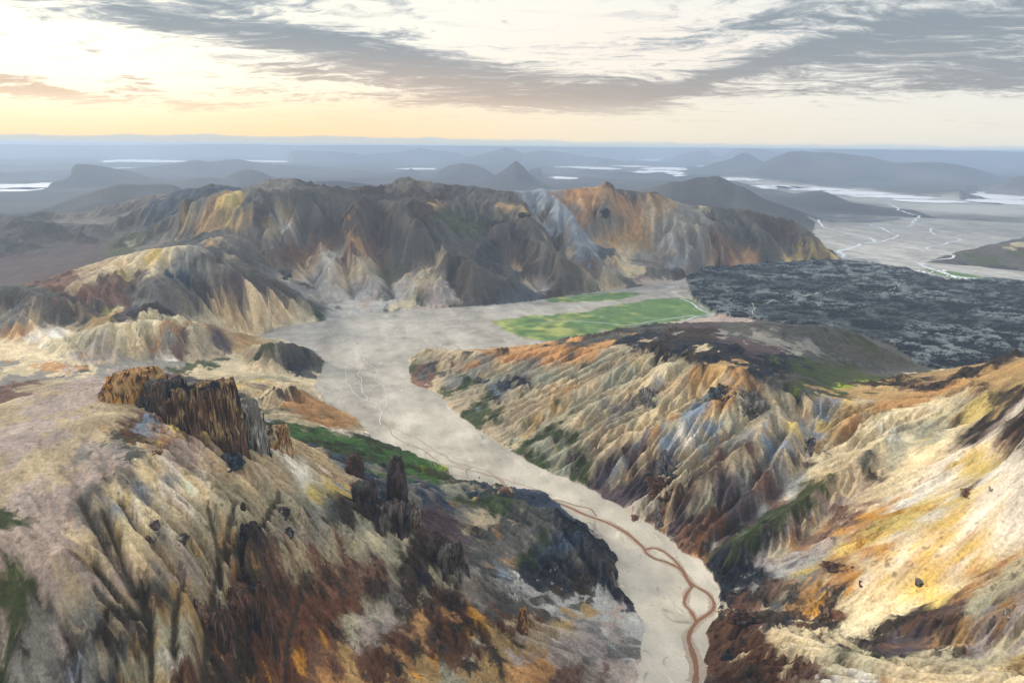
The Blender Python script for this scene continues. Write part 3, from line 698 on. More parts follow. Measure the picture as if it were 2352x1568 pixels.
# nearest patch in true space (scaled by distance), on a warped grid so that edges wander
q = 2
SI = ii[::q][:, None]; SJ = jj[::q][None]
Zq = Z[::q, ::q]
Xs = GX[::q, ::q]; Ys = GY[::q, ::q]
wx = (fbm(Xs, Ys, 60, 4, 201) - 0.5) ; wy = (fbm(Xs, Ys, 60, 4, 301) - 0.5)
wk = np.clip(900.0 / RR[::q, None], 0.35, 1) * 40; wgi = SI + wx * wk; wgj = SJ + wy * wk
wz = Zq / RR[::q][:, None] / DT
best = np.full(Zq.shape, 1e9, np.float32); idx = np.zeros(Zq.shape, np.int16)
rough_pts = []
for (u, v, c, w) in pts:
    i, j = first_hit(u, v)
    z = Z[i, j] / RR[i] / DT
    d = (wgi - i) ** 2 * 0.45 + (wgj - j) ** 2
    d = (d + (wz - z) ** 2 * 0.6) / (w * w)
    m = d < best
    best[m] = d[m]; idx[m] = c
print('patches', len(pts), time.time() - T0)
colq = PCOL[idx]
rq = np.array([ROCKY.get(k, 0.0) for k in names], np.float32)[idx]
rock = zoom(blur(rq, 3), NI, NJ) * soft
rock = np.maximum(rock, 0.65 * np.clip((520 - RR[:, None]) / 60, 0, 1) * np.clip((AZ[None] + 0.52) / 0.1, 0, 1) * np.clip((0.06 - AZ[None]) / 0.1, 0, 1) * soft)
idx = np.repeat(np.repeat(idx, q, 0), q, 1)[:NI, :NJ]
idx = np.pad(idx, ((0, NI - idx.shape[0]), (0, NJ - idx.shape[1])), 'edge')
# jitter, then smear the colours down the fall line
SJJ = jj[None] + 0 * bx; SII = ii[:, None] + 0 * bx
jx = norm(fbm(SJJ, SII, 12, 4, 401, 0.65)); jy = norm(fbm(SJJ, SII, 12, 4, 451, 0.65))
jk = np.clip(1000.0 / RR[:, None], 0.4, 1)
ji = np.clip(SII + (jy * 4 + w4 * 4) * jk, 0, NI - 1).astype(np.int32); jt = np.clip(SJJ + (jx * 4 + w4 * 3) * jk, 0, NJ - 1).astype(np.int32)
isl = fbm(SJJ, SII, 26, 4, 461, 0.6)
sh = (24 * jk).astype(np.int32)
ji = np.where(isl > 0.62, np.clip(ji + sh, 0, NI - 1), ji); jt = np.where(isl > 0.62, np.clip(jt + sh, 0, NJ - 1), jt)
ji = np.where(isl < 0.37, np.clip(ji - sh, 0, NI - 1), ji); jt = np.where(isl < 0.37, np.clip(jt - sh, 0, NJ - 1), jt)
idx = idx[ji, jt]
ALB = [PCOL[:, k][idx] for k in range(3)]
# craggy relief where the ground is rock
rg = fbm(bx, by, 26, 5, 501, 0.55, True) - 0.55
rg2 = fbm(bx + Z * 0.7, by - Z * 0.4, 9, 3, 601, 0.6, True) - 0.5
sc2 = np.clip(RR[:, None] / 900.0, 0.5, 1.6)
Z += rock * (rg * 15 * sc2 + rg2 * 6 * sc2) * np.clip(slope * 2.5, 0.15, 1)
Z += (fbm(bx, by, 35, 5, 701) - 0.5) * 5 * hill
cr = fbm(jj[None] + 0 * bx, ii[:, None] + 0 * bx, 14, 4, 711, 0.62, True) - 0.6
Z += cell * cr * hill * (0.8 + 9 * rock)
print('smear', time.time() - T0)
ALBs = lic(Z, ALB, 5, 1.3, 2)
mixk = np.clip(hill * 1.0, 0, 1) * (1 - 0.5 * rock)
ALB = [a * (1 - mixk) + s * mixk for a, s in zip(ALB, ALBs)]
# streaks and mottling of the scree
w6 = norm(fbm(jj[None] + 0 * bx, ii[:, None] + 0 * bx, 3, 2, 801))
w7 = rng.rand(NI, NJ).astype(np.float32) - 0.5
s1, s2 = lic(Z, [w6, w7], 18, 1.4, 2)
s1 = norm(s1); s2 = norm(s2)
print('streaks', time.time() - T0)
mot = norm(fbm(bx, by, 14, 5, 901)); mot2 = norm(fbm(bx, by, 90, 4, 951))
spk = fbm(jj[None] + 0 * bx, ii[:, None] + 0 * bx, 6, 3, 971, 0.65)
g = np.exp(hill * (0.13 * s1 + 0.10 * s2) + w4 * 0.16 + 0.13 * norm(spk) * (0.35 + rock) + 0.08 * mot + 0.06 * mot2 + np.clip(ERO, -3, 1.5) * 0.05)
dark = np.clip((spk - 0.66) * 22, 0, 1) * hill * np.clip(rock * 1.2 + 0.05 + 0.35 * mot2, 0, 1)
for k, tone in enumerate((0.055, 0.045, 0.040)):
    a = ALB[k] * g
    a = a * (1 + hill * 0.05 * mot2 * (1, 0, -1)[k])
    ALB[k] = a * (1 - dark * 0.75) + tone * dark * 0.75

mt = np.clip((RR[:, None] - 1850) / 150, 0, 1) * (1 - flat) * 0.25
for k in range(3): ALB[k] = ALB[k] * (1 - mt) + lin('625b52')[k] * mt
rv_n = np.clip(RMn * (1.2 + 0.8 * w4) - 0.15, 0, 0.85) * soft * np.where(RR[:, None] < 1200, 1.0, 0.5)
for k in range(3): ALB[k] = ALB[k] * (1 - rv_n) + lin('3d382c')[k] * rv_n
# ---- the river flats: pale silt with a braid of channels, and the meadow
def seg_mask(polys, width, seed=0, taper=None):
    m = np.zeros((NI, NJ), np.float32)
    return m
MEADOW = parse('''1560,682,0 1600,690,0 1640,716,0 1650,727,0 1500,744,0 1400,760,0 1290,785,0 1240,783,0 1190,772,0 1150,755,0 1115,735,0 1180,730,0 1280,722,0 1350,716,0 1420,700,0 1480,688,0
1235,690,0 1250,684,0 1330,671,0 1440,668,0 1500,672,0 1450,682,0 1380,692,0 1300,695,0
2100,615,0 2180,622,0 2260,636,0 2320,650,0 2240,652,0 2180,640,0''')
green = np.zeros((NI, NJ), bool)
for k, pl in enumerate(MEADOW): green |= fill_poly(fray(pl, 9.0, 40 + k), NI, NJ)
green &= (riv | plain)
ALBEDO_RIV = lin(PAL['E']); 
fl = riv.astype(np.float32)
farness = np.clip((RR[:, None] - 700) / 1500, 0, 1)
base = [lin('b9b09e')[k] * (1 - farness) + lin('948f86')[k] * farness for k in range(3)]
br = fbm(bx * 0.8 + by * 0.25, by * 0.25, 60, 5, 1001, 0.6, True)
br2 = norm(fbm(bx, by, 25, 5, 1011))
fx_ = bx * 0.45 + by * 0.12 + 18 * (fbm(bx, by, 140, 3, 1021)); fy_ = by * 0.16 - bx * 0.06 + 18 * (fbm(bx, by, 140, 3, 1031))
thr = fbm(fx_, fy_, 14, 3, 1041, 0.5, True); thr2 = fbm(fx_ * 1.3 + 99, fy_ * 1.3, 9, 2, 1051, 0.5, True)
line1 = np.clip((thr - 0.90) * 18, 0, 1); line2 = np.clip((thr2 - 0.92) * 18, 0, 1)
fn_ = norm(fbm(fx_, fy_, 30, 5, 1061, 0.6)); thr3 = fbm(fx_ * 0.5, fy_ * 0.9 + 50, 30, 3, 1071, 0.5, True)
line3 = np.clip((thr3 - 0.88) * 14, 0, 1) * np.clip((RR[:, None] - 1300) / 900, 0, 1)
tone = 1 + 0.07 * br2 + 0.11 * fn_ + 0.45 * line3 + 0.06 * np.clip((br - 0.72) * 6, -0.4, 1) + 0.22 * line1 - 0.34 * line2 + 0.10 * w4
edge = np.clip((br - 0.80) * 14, 0, 1) * (np.abs(br2) < 1.2)
sg = norm(fbm(bx, by, 50, 4, 1101)); 
gcol = [lin('50713a')[k] for k in range(3)]; gy = [lin('8f9549')[k] for k in range(3)]
gs = norm(fbm(bx, by * 0.35, 40, 5, 1111, 0.6)); gb = blur(green.astype(np.float32), 60)
gm = np.clip((gb - 0.38 + 0.17 * gs * (gb > 0.02)) * 3, 0, 1) * 0.92
yel = np.clip(0.5 * sg + 0.2 * br2 - 0.1 + np.clip((0.12 - AZ[None]) * 6, -0.6, 0.7), 0, 1)
for k in range(3):
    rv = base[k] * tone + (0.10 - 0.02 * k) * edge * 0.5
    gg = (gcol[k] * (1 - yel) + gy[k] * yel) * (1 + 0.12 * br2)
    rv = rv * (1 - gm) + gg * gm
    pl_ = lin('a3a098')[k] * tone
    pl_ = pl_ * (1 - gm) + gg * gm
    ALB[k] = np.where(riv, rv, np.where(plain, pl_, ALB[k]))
# ---- lava: blocks of black rock with grey green moss on their tops
lr = fbm(bx * 0.8 - by * 0.3, by * 0.9 + bx * 0.2, 55, 3, 1201, 0.6, True); lr2 = fbm(bx * 0.6, by * 1.15, 13, 4, 1301, 0.62, True)
lraw = (0.45 * lr + 0.55 * lr2)
Z = Z + lava * soft * 0 + lava * ((lraw - 0.5) * 26)
top = np.clip((lraw - 0.69 + 0.05 * w4) * 22, 0, 1) * (0.35 + 0.65 * np.clip(norm(fbm(bx, by, 150, 3, 1401)) * 0.7 + 0.5, 0, 1))
for k in range(3):
    lv_ = lin('1a1d23')[k] * (1 + 0.15 * mot + 0.4 * w4) * (1 - top) + lin('727b7a')[k] * top
    ALB[k] = np.where(lava, lv_, ALB[k])
print('colour', time.time() - T0)
ALBEDO_K = 0.95
# ------------------------------------------------------------------ far country: plain, cones and table mountains
FDT = 0.004
FI = int(math.log(150000.0 / RR[-1]) / FDT) + 1
FRR = RR[-1] * np.exp(np.arange(FI) * FDT)
# silhouettes as (u,v) lines at a distance; half depth as a share of that distance
SILS = [
 (4700, 0.16, '60,492 110,476 160,455 200,440 240,427 275,419 330,421 360,418 395,422 430,438 470,452 510,468'),
 (8000, 0.10, '1060,440 1100,425 1130,408 1150,396 1168,382 1185,368 1200,380 1215,397 1235,412 1262,430'),
 (9800, 0.10, '960,420 990,405 1010,390 1030,380 1060,374 1090,378 1115,388 1140,404 1160,415'),
 (10500, 0.06, '1200,402 1220,388 1240,384 1262,385 1285,398'),
 (19000, 0.14, '1000,372 1050,365 1085,358 1110,352 1135,345 1160,339 1180,343 1200,352 1225,348 1250,345 1280,349 1310,352 1340,358 1380,362 1420,368'),
 (13500, 0.12, '1660,400 1700,392 1730,382 1760,370 1790,356 1815,348 1840,346 1870,350 1900,349 1950,354 2000,360 2030,368 2060,374 2100,373 2140,372 2180,375 2215,381 2250,390 2285,402 2320,412'),
 (7600, 0.12, '1850,440 1880,428 1920,414 1960,406 2020,404 2100,403 2120,407 2150,417 2180,422 2200,419 2230,428 2270,440 2300,446'),
 (4900, 0.10, '1400,452 1440,444 1480,432 1510,424 1540,414 1560,417 1580,409 1592,402 1602,408 1625,404 1645,401 1662,412 1680,423 1700,428 1720,440 1745,456'),
 (9500, 0.09, '2180,434 2230,424 2290,416 2352,403 2420,395 2500,400'),
 (26000, 0.09, '1570,352 1620,345 1680,340 1740,341 1790,348 1850,346 1900,338 1960,336 2030,336 2080,340 2150,344 2200,347 2260,345 2352,350 2420,352'),
 (34000, 0.10, '1400,334 1470,327 1520,332 1560,329 1600,331 1650,327 1690,322 1740,326 1790,332 1900,338 2100,344 2352,349'),
 (16000, 0.05, '1650,372 1680,364 1700,352 1715,350 1730,358 1750,370 1780,376'),
 (9000, 0.10, '-80,385 0,380 30,379 60,384 90,393 130,402'),
 (9000, 0.10, '90,402 120,392 150,384 175,376 200,377 230,380 260,386 300,393 330,402 360,410'),
 (7500, 0.08, '380,425 420,414 450,408 480,407 510,410 530,400 550,391 575,388 600,394 625,405 660,416 700,424'),
 (6300, 0.07, '640,442 680,424 730,416 780,415 830,420 880,428'),
 (12500, 0.06, '380,378 420,371 450,366 480,371 520,366 545,364 565,368 600,374 640,378'),
 (12000, 0.05, '250,400 290,392 330,388 380,392'),
 (22000, 0.06, '780,360 850,354 920,348 950,343 965,339 980,343 1010,346 1050,350'),
 (30000, 0.10, '-60,330 0,331 200,334 400,332 560,331 700,334 830,333 1000,334 1180,329 1300,327 1420,330'),
 (60000, 0.06, '-60,316 0,317 30,316 60,319 90,318 130,323 200,326 280,325 360,328'),
 (7000, 0.06, '-60,470 0,468 60,462 110,470 150,480'),
 (6800, 0.05, '780,444 830,434 900,430 960,436'),
 (11500, 0.05, '905,398 925,394 945,386 960,396 980,400'),
 (6400, 0.05, '2120,490 2180,478 2260,474 2352,472 2420,476'),
 (5900, 0.05, '2180,505 2250,490 2352,486 2420,490'),
 (21000, 0.06, '560,352 620,348 700,345 760,347 820,352'),
]
def sil(pts_, d):
    a = []; z = []
    for t in pts_.split():
        u, v = [float(x) for x in t.split(',')]
        az, el = uv_dir(u, v); a.append(az); z.append(min(max(H - d * math.tan(-el), 0.0), 462.0 if d < 20000 else 474.0))
    tp = 8.0 if a[0] < -0.45 else 3.2
    a = [a[0] - z[0] * tp / d] + a + [a[-1] + z[-1] * tp / d]; z = [0.0] + z + [0.0]
    return np.array(a), np.array(z)
LAKES = [  # u, v, half width, half height
 (330, 371, 78, 4.5), (600, 371, 62, 3.0), (835, 344, 78, 3.0), (735, 384, 50, 1.8), (290, 388, 22, 2.5), (60, 428, 78, 7), (20, 436, 60, 5), (470, 390, 30, 1.2), (675, 347, 22, 1.8),
 (960, 388, 48, 1.8), (1285, 411, 46, 6), (1340, 386, 75, 3.4), (1440, 382, 60, 2.0), (1530, 388, 45, 4.5), (1510, 397, 60, 6), (1555, 404, 25, 3), (1620, 352, 45, 1.8), (1660, 383, 45, 2.5), (1650, 371, 28, 1.8), (1710, 359, 22, 1.5),
 (1700, 412, 45, 3.0), (1790, 430, 55, 4), (1860, 434, 70, 4.5), (1950, 443, 75, 4.5), (2050, 452, 80, 4), (2130, 462, 70, 3), (2295, 452, 62, 6), (2310, 464, 60, 5), (2185, 431, 18, 2), (2225, 433, 25, 1.2), (2320, 401, 40, 1.8), (1430, 360, 30, 1.0), (1275, 376, 26, 1.2), (1500, 368, 40, 1.3), (1090, 354, 0.1, 0.1), (2260, 443, 30, 2)]

def far_height(az, r):
    """relief beyond the near grid; az (n), r (m) -> m x n"""
    A = az[None, :] + 0 * r[:, None]; R = r[:, None] + 0 * az[None]
    X = R * np.sin(A); Y = R * np.cos(A)
    h = (fbm(X, Y, 2600, 5, 2001, 0.5, True) - 0.60) * 260
    h = np.clip(h, 0, None) * np.clip((r[:, None] - 5600) / 3000, 0, 1) * (0.5 + np.clip(r[:, None] / 40000, 0, 2))
    h *= np.clip(1.0 - r[:, None] / 90000, 0, 1)
    n = fbm(X, Y, 900, 5, 2101, 0.55) - 0.5
    for d, w, s in SILS:
        a, z = sil(s, d)
        wob = (fbm(X, Y, d * 0.06, 4, int(d) % 97, 0.5, True) - 0.5)
        zz = np.interp(az, a, z, left=0, right=0)[None]
        q = np.abs(np.log(r / d))[:, None] / w
        g = np.clip(1 - q, 0, 1); g = g ** 1.3
        hh = zz * g * (1 + 0.25 * wob * np.clip(q * 3, 0, 1)) 
        h = np.maximum(h, hh)
    return h.astype(np.float32), X, Y, n

def lake_mask(az, r, grow=0.0):
    m = np.zeros((len(r), len(az)), bool)
    A = az[None, :]; R = r[:, None]
    for (u, v, a, b) in LAKES:
        az0, el0 = uv_dir(u, v); r0 = H / math.tan(-el0)
        _, e1 = uv_dir(u, v - b); _, e2 = uv_dir(u, v + b)
        r1 = H / math.tan(-e1) if e1 < -1e-3 else r0 * 1.5; r2 = H / math.tan(-e2)
        da = (A - az0) / ((a + grow) / F); lr_ = np.where(R > r0, np.log(R / r0) / max(math.log(r1 / r0), 0.01), np.log(R / r0) / max(math.log(r0 / r2), 0.01))
        X = R * np.sin(A); Y = R * np.cos(A)
        wob = fbm(X, Y, r0 * 0.05, 4, int(u) % 89, 0.6) * 2 - 1
        m |= (da * da + lr_ * lr_) < (1.0 + 0.9 * wob)
    return m
FH, FX, FY, FN = far_height(AZ.astype(np.float64), FRR)
# the near grid runs into the far country over its last rings
nh, _, _, _ = far_height(AZ[::8].astype(np.float64), RR[::8].astype(np.float64)[RR[::8] > 3600])
k0 = int(np.argmax(RR[::8] > 3600)) * 8
nf = zoom(nh, NI - k0, NJ)
blend = np.clip((RR[k0:, None] - 3600) / 900, 0, 1)
Z[k0:] = np.maximum(Z[k0:] * (1 - np.clip((RR[k0:, None] - 4600) / 900, 0, 1)), nf * blend)
FH[0] = Z[-1]
for k in range(1, 30): FH[k] = FH[k] * (k / 30) + Z[-1] * (1 - k / 30)
def far_poly(txt):
    P = [loc(*p) for p in parse(txt)[0]]
    return fill_poly([(math.log(math.hypot(p[0], p[1]) / RR[-1]) / FDT, p[4]) for p in P], FI, NJ)
SILT = far_poly('1655,405,0 1720,407,0 1800,419,0 1900,430,0 2000,439,0 2100,450,0 2240,461,0 2352,462,0 2700,465,0 2700,520,0 2200,520,0 2100,482,0 2000,473,0 1850,449,0 1740,429,0 1660,414,0')
SILT = np.clip(blur(SILT.astype(np.float32), 3) * 1.2, 0, 1)
FH = FH * (1 - np.clip(SILT * 1.5, 0, 1))
LM = lake_mask(AZ.astype(np.float64), FRR)
wet = blur(LM.astype(np.float32), 2)
FH = FH * (1 - np.clip(wet * 1.6, 0, 1)) - LM * 3.0
mf = norm(FN)
far_c = [lin('4b4a48')[k] * (1 + 0.20 * mf) for k in range(3)]
sand = np.clip(wet * 3, 0, 1) * 0.3
FALB = [far_c[k] * (1 - sand) + lin('8c8a84')[k] * sand for k in range(3)]
sw = np.clip(SILT * (0.75 + 0.25 * mf), 0, 1)
FALB = [FALB[k] * (1 - sw) + lin('a5a39d')[k] * sw for k in range(3)]
# old dark lava on the plain behind the mountain
OLD = fill_poly(fray(parse('1690,471,0 1760,502,0 1880,513,0 2000,512,0 2062,506,0 2082,492,0 2050,480,0 1990,474,0')[0], 15.0, 8), NI, NJ).astype(np.float32)
OLD = blur(OLD, 4) * np.clip(0.75 + 0.3 * norm(fbm(bx * 0.5, by, 60, 4, 2301)), 0, 1)
for k in range(3): ALB[k] = ALB[k] * (1 - OLD) + lin('474c50')[k] * OLD
# near grid rows beyond the modelled uplands
fr = np.clip((RR[:, None] - 3800) / 700, 0, 1) * (1 - (plain | riv | lava))
dk = norm(fbm(bx[k0:], by[k0:], 300, 5, 2201))
for k in range(3):
    ALB[k] = ALB[k] * (1 - fr)
    ALB[k][k0:] += lin('4b4a48')[k] * (1 + 0.2 * dk) * fr[k0:]
    if k0 > 0: ALB[k][:k0] += lin('4b4a48')[k] * fr[:k0]
    pf = np.clip((RR[:, None] - 3600) / 1200, 0, 1) * plain
    ALB[k][k0:] = ALB[k][k0:] * (1 - 0.45 * pf[k0:]) + (lin('55595a')[k] * (1 + 0.25 * dk)) * 0.45 * pf[k0:]
print('far', time.time() - T0)

# ------------------------------------------------------------------ one material for all natural ground
def ground_material(name, bump=1.0, rough=0.95):
    m = bpy.data.materials.new(name); m.use_nodes = True
    nt = m.node_tree; N = nt.nodes; L = nt.links
    bs = N['Principled BSDF']
    bs.inputs['Roughness'].default_value = rough
    bs.inputs['Specular IOR Level'].default_value = 0.15
    at = N.new('ShaderNodeAttribute'); at.attribute_name = 'albedo'
    geo = N.new('ShaderNodeNewGeometry')
    n1 = N.new('ShaderNodeTexNoise'); n1.inputs['Scale'].default_value = 0.35; n1.inputs['Detail'].default_value = 9; n1.inputs['Roughness'].default_value = 0.7
    n2 = N.new('ShaderNodeTexNoise'); n2.inputs['Scale'].default_value = 0.045; n2.inputs['Detail'].default_value = 6; n2.inputs['Roughness'].default_value = 0.6
    L.new(geo.outputs['Position'], n1.inputs[0]); L.new(geo.outputs['Position'], n2.inputs[0])
    mr = N.new('ShaderNodeMapRange'); L.new(n1.outputs[0], mr.inputs[0])
    for i, v in ((1, 0.3), (2, 0.7), (3, 1 - 0.34 * max(bump, 0.3)), (4, 1 + 0.30 * max(bump, 0.3))): mr.inputs[i].default_value = v
    mx = N.new('ShaderNodeVectorMath'); mx.operation = 'SCALE'
    L.new(at.outputs['Color'], mx.inputs[0]); L.new(mr.outputs[0], mx.inputs['Scale'])
    n3 = N.new('ShaderNodeTexNoise'); n3.inputs['Scale'].default_value = 0.16; n3.inputs['Detail'].default_value = 8; n3.inputs['Roughness'].default_value = 0.72
    L.new(geo.outputs['Position'], n3.inputs[0])
    sp = N.new('ShaderNodeMapRange'); L.new(n3.outputs[0], sp.inputs[0])
    for i, v in ((1, 0.58), (2, 0.66), (3, 0.0), (4, 0.5 * bump)): sp.inputs[i].default_value = v
    sm = N.new('ShaderNodeMix'); sm.data_type = 'RGBA'; L.new(sp.outputs[0], sm.inputs[0]); L.new(mx.outputs[0], sm.inputs[6]); sm.inputs[7].default_value = (0.07, 0.058, 0.045, 1)
    L.new(sm.outputs[2], bs.inputs['Base Color'])
    ad = N.new('ShaderNodeMath'); ad.operation = 'MULTIPLY_ADD'; L.new(n2.outputs[0], ad.inputs[0]); ad.inputs[1].default_value = 5.0
    L.new(n1.outputs[0], ad.inputs[2])
    bp = N.new('ShaderNodeBump'); bp.inputs['Strength'].default_value = 0.8 * bump; bp.inputs['Distance'].default_value = 2.0
    L.new(ad.outputs[0], bp.inputs['Height']); L.new(bp.outputs[0], bs.inputs['Normal'])
    return m
M_GROUND = ground_material('bare_ground')
M_FLAT = ground_material('river_silt', 0.2)
M_LAVA = ground_material('lava_rock', 1.0)

# ------------------------------------------------------------------ meshes cut from the grid
CO = np.empty((NI, NJ, 3), np.float32); CO[..., 0] = GX; CO[..., 1] = GY; CO[..., 2] = Z
def grid_normals(co):
    a = np.zeros_like(co); b = np.zeros_like(co)
    a[1:-1] = co[2:] - co[:-2]; a[0] = co[1] - co[0]; a[-1] = co[-1] - co[-2]
    b[:, 1:-1] = co[:, 2:] - co[:, :-2]; b[:, 0] = co[:, 1] - co[:, 0]; b[:, -1] = co[:, -1] - co[:, -2]
    n = np.cross(b, a); n /= np.linalg.norm(n, axis=-1, keepdims=True) + 1e-9
    return n
def cut_mesh(name, co, alb, nrm, fmask, mat):
    ni, nj = co.shape[:2]
    fi, fj = np.nonzero(fmask)
    v = np.stack([fi * nj + fj, fi * nj + fj + 1, (fi + 1) * nj + fj + 1, (fi + 1) * nj + fj], 1).astype(np.int64)
    used = np.zeros(ni * nj, bool); used[v.ravel()] = True
    remap = np.cumsum(used) - 1
    vid = np.nonzero(used)[0]
    v = remap[v].astype(np.int32)
    me = bpy.data.meshes.new(name)
    me.vertices.add(len(vid)); me.vertices.foreach_set('co', co.reshape(-1, 3)[vid].ravel())
    me.loops.add(v.size); me.loops.foreach_set('vertex_index', v.ravel())
    me.polygons.add(len(v)); me.polygons.foreach_set('loop_start', np.arange(0, v.size, 4, dtype=np.int32))
    at = me.attributes.new('albedo', 'FLOAT_COLOR', 'POINT')
    rgba = np.ones((len(vid), 4), np.float32)
    for k in range(3): rgba[:, k] = np.clip(alb[k].ravel()[vid] * ALBEDO_K, 0.004, 0.85)
    at.data.foreach_set('color', rgba.ravel())
    me.update(calc_edges=True)
    me.polygons.foreach_set('use_smooth', np.ones(len(v), bool))
    if nrm is not None: me.normals_split_custom_set_from_vertices(nrm.reshape(-1, 3)[vid].tolist() if False else nrm.reshape(-1, 3)[vid])
    me.materials.append(mat)
    o = bpy.data.objects.new(name, me); COL.objects.link(o)
    o['kind'] = 'structure'
    return o
NRM = grid_normals(CO)
def fm(m): return m[:-1, :-1]
rr2 = RR[:, None] + 0 * AZ[None]; az2 = AZ[None] + 0 * RR[:, None]
U2 = np.degrees(az2)
rest = ~(riv | lava | plain)
# parts of the land by where they stand
# the river line in plan divides left from right
def plan(u, v): x, y, z, i, j = loc(u, v, 0); return x, y
mid_l = fill_poly([p for p in fray(parse('''1470,1900,0 1470,1568,0 1455,1385,0 1415,1300,0 1300,1175,0 1045,1103,0 850,985,0 500,985,0 0,985,0 -400,985,0 -1200,1300,0 -1200,2400,0''')[0], 3, 9)], NI, NJ)
fore = rest & (rr2 < 1020) & (U2 < 13) 
rightr = rest & (U2 >= 0) & (rr2 < 1900) & ~fore
mount = rest & (rr2 >= 1900) & (U2 > -21) & (rr2 < 3500)
lefth = rest & (rr2 < 2600) & ~fore & ~rightr & ~mount
back = rest & ~fore & ~rightr & ~mount & ~lefth
meadow = green & riv
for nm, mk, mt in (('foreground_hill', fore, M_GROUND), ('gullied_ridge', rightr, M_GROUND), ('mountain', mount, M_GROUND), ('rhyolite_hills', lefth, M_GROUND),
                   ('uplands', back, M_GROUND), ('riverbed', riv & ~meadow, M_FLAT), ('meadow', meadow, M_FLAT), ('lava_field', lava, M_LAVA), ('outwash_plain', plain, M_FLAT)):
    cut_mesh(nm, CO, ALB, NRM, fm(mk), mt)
del NRM
FCO = np.empty((FI, NJ, 3), np.float32); FCO[..., 0] = FX; FCO[..., 1] = FY; FCO[..., 2] = FH
FCO[0] = CO[-1]
fs = slice(None, None, 1)
cut_mesh('distant_plain', FCO, FALB, grid_normals(FCO), np.ones((FI - 1, NJ - 1), bool), M_GROUND)
print('meshes', time.time() - T0)
# ------------------------------------------------------------------ water
import bmesh
def bilin(i, j):
    i = min(max(i, 0), NI - 1.001); j = min(max(j, 0), NJ - 1.001)
    a, b = int(i), int(j); f, g = i - a, j - b
    return float((Z[a, b] * (1 - g) + Z[a, b + 1] * g) * (1 - f) + (Z[a + 1, b] * (1 - g) + Z[a + 1, b + 1] * g) * f)
def ground_at(x, y):
    r = math.hypot(x, y)
    return bilin(math.log(max(r, R0) / R0) / DT, (math.atan2(x, y) - A0) / DT)
def on_ground(u, v):
    i, j = first_hit(u, v)
    return float(GX[i, j]), float(GY[i, j]), float(Z[i, j])

def water_material(name, col, rough, spec=0.5, sediment=1.0, scale=0.3):
    m = bpy.data.materials.new(name); m.use_nodes = True
    nt = m.node_tree; N = nt.nodes; L = nt.links; bs = N['Principled BSDF']
    bs.inputs['Roughness'].default_value = rough; bs.inputs['Specular IOR Level'].default_value = spec
    geo = N.new('ShaderNodeNewGeometry'); n = N.new('ShaderNodeTexNoise'); n.inputs['Scale'].default_value = scale; n.inputs['Detail'].default_value = 4
    L.new(geo.outputs['Position'], n.inputs[0])
    r = N.new('ShaderNodeMix'); r.data_type = 'RGBA'
    L.new(n.outputs[0], r.inputs[0]); r.inputs[6].default_value = (*[c * 0.75 for c in col], 1); r.inputs[7].default_value = (*[min(1, c * 1.2) for c in col], 1)
    L.new(r.outputs[2], bs.inputs['Base Color'])
    b = N.new('ShaderNodeBump'); b.inputs['Strength'].default_value = 0.15; b.inputs['Distance'].default_value = 0.1
    L.new(n.outputs[0], b.inputs['Height']); L.new(b.outputs[0], bs.inputs['Normal'])
    return m
M_RUST = water_material('silty_brown_water', (0.20, 0.095, 0.045), 0.45, 0.2)
M_PALE = water_material('pale_glacial_water', (0.55, 0.57, 0.58), 0.25, 0.6)
M_BRAID = water_material('braided_water', (0.50, 0.48, 0.44), 0.35, 0.4)
M_LAKE = water_material('lake_water', (0.95, 0.96, 0.96), 0.22, 1.0, scale=0.002)

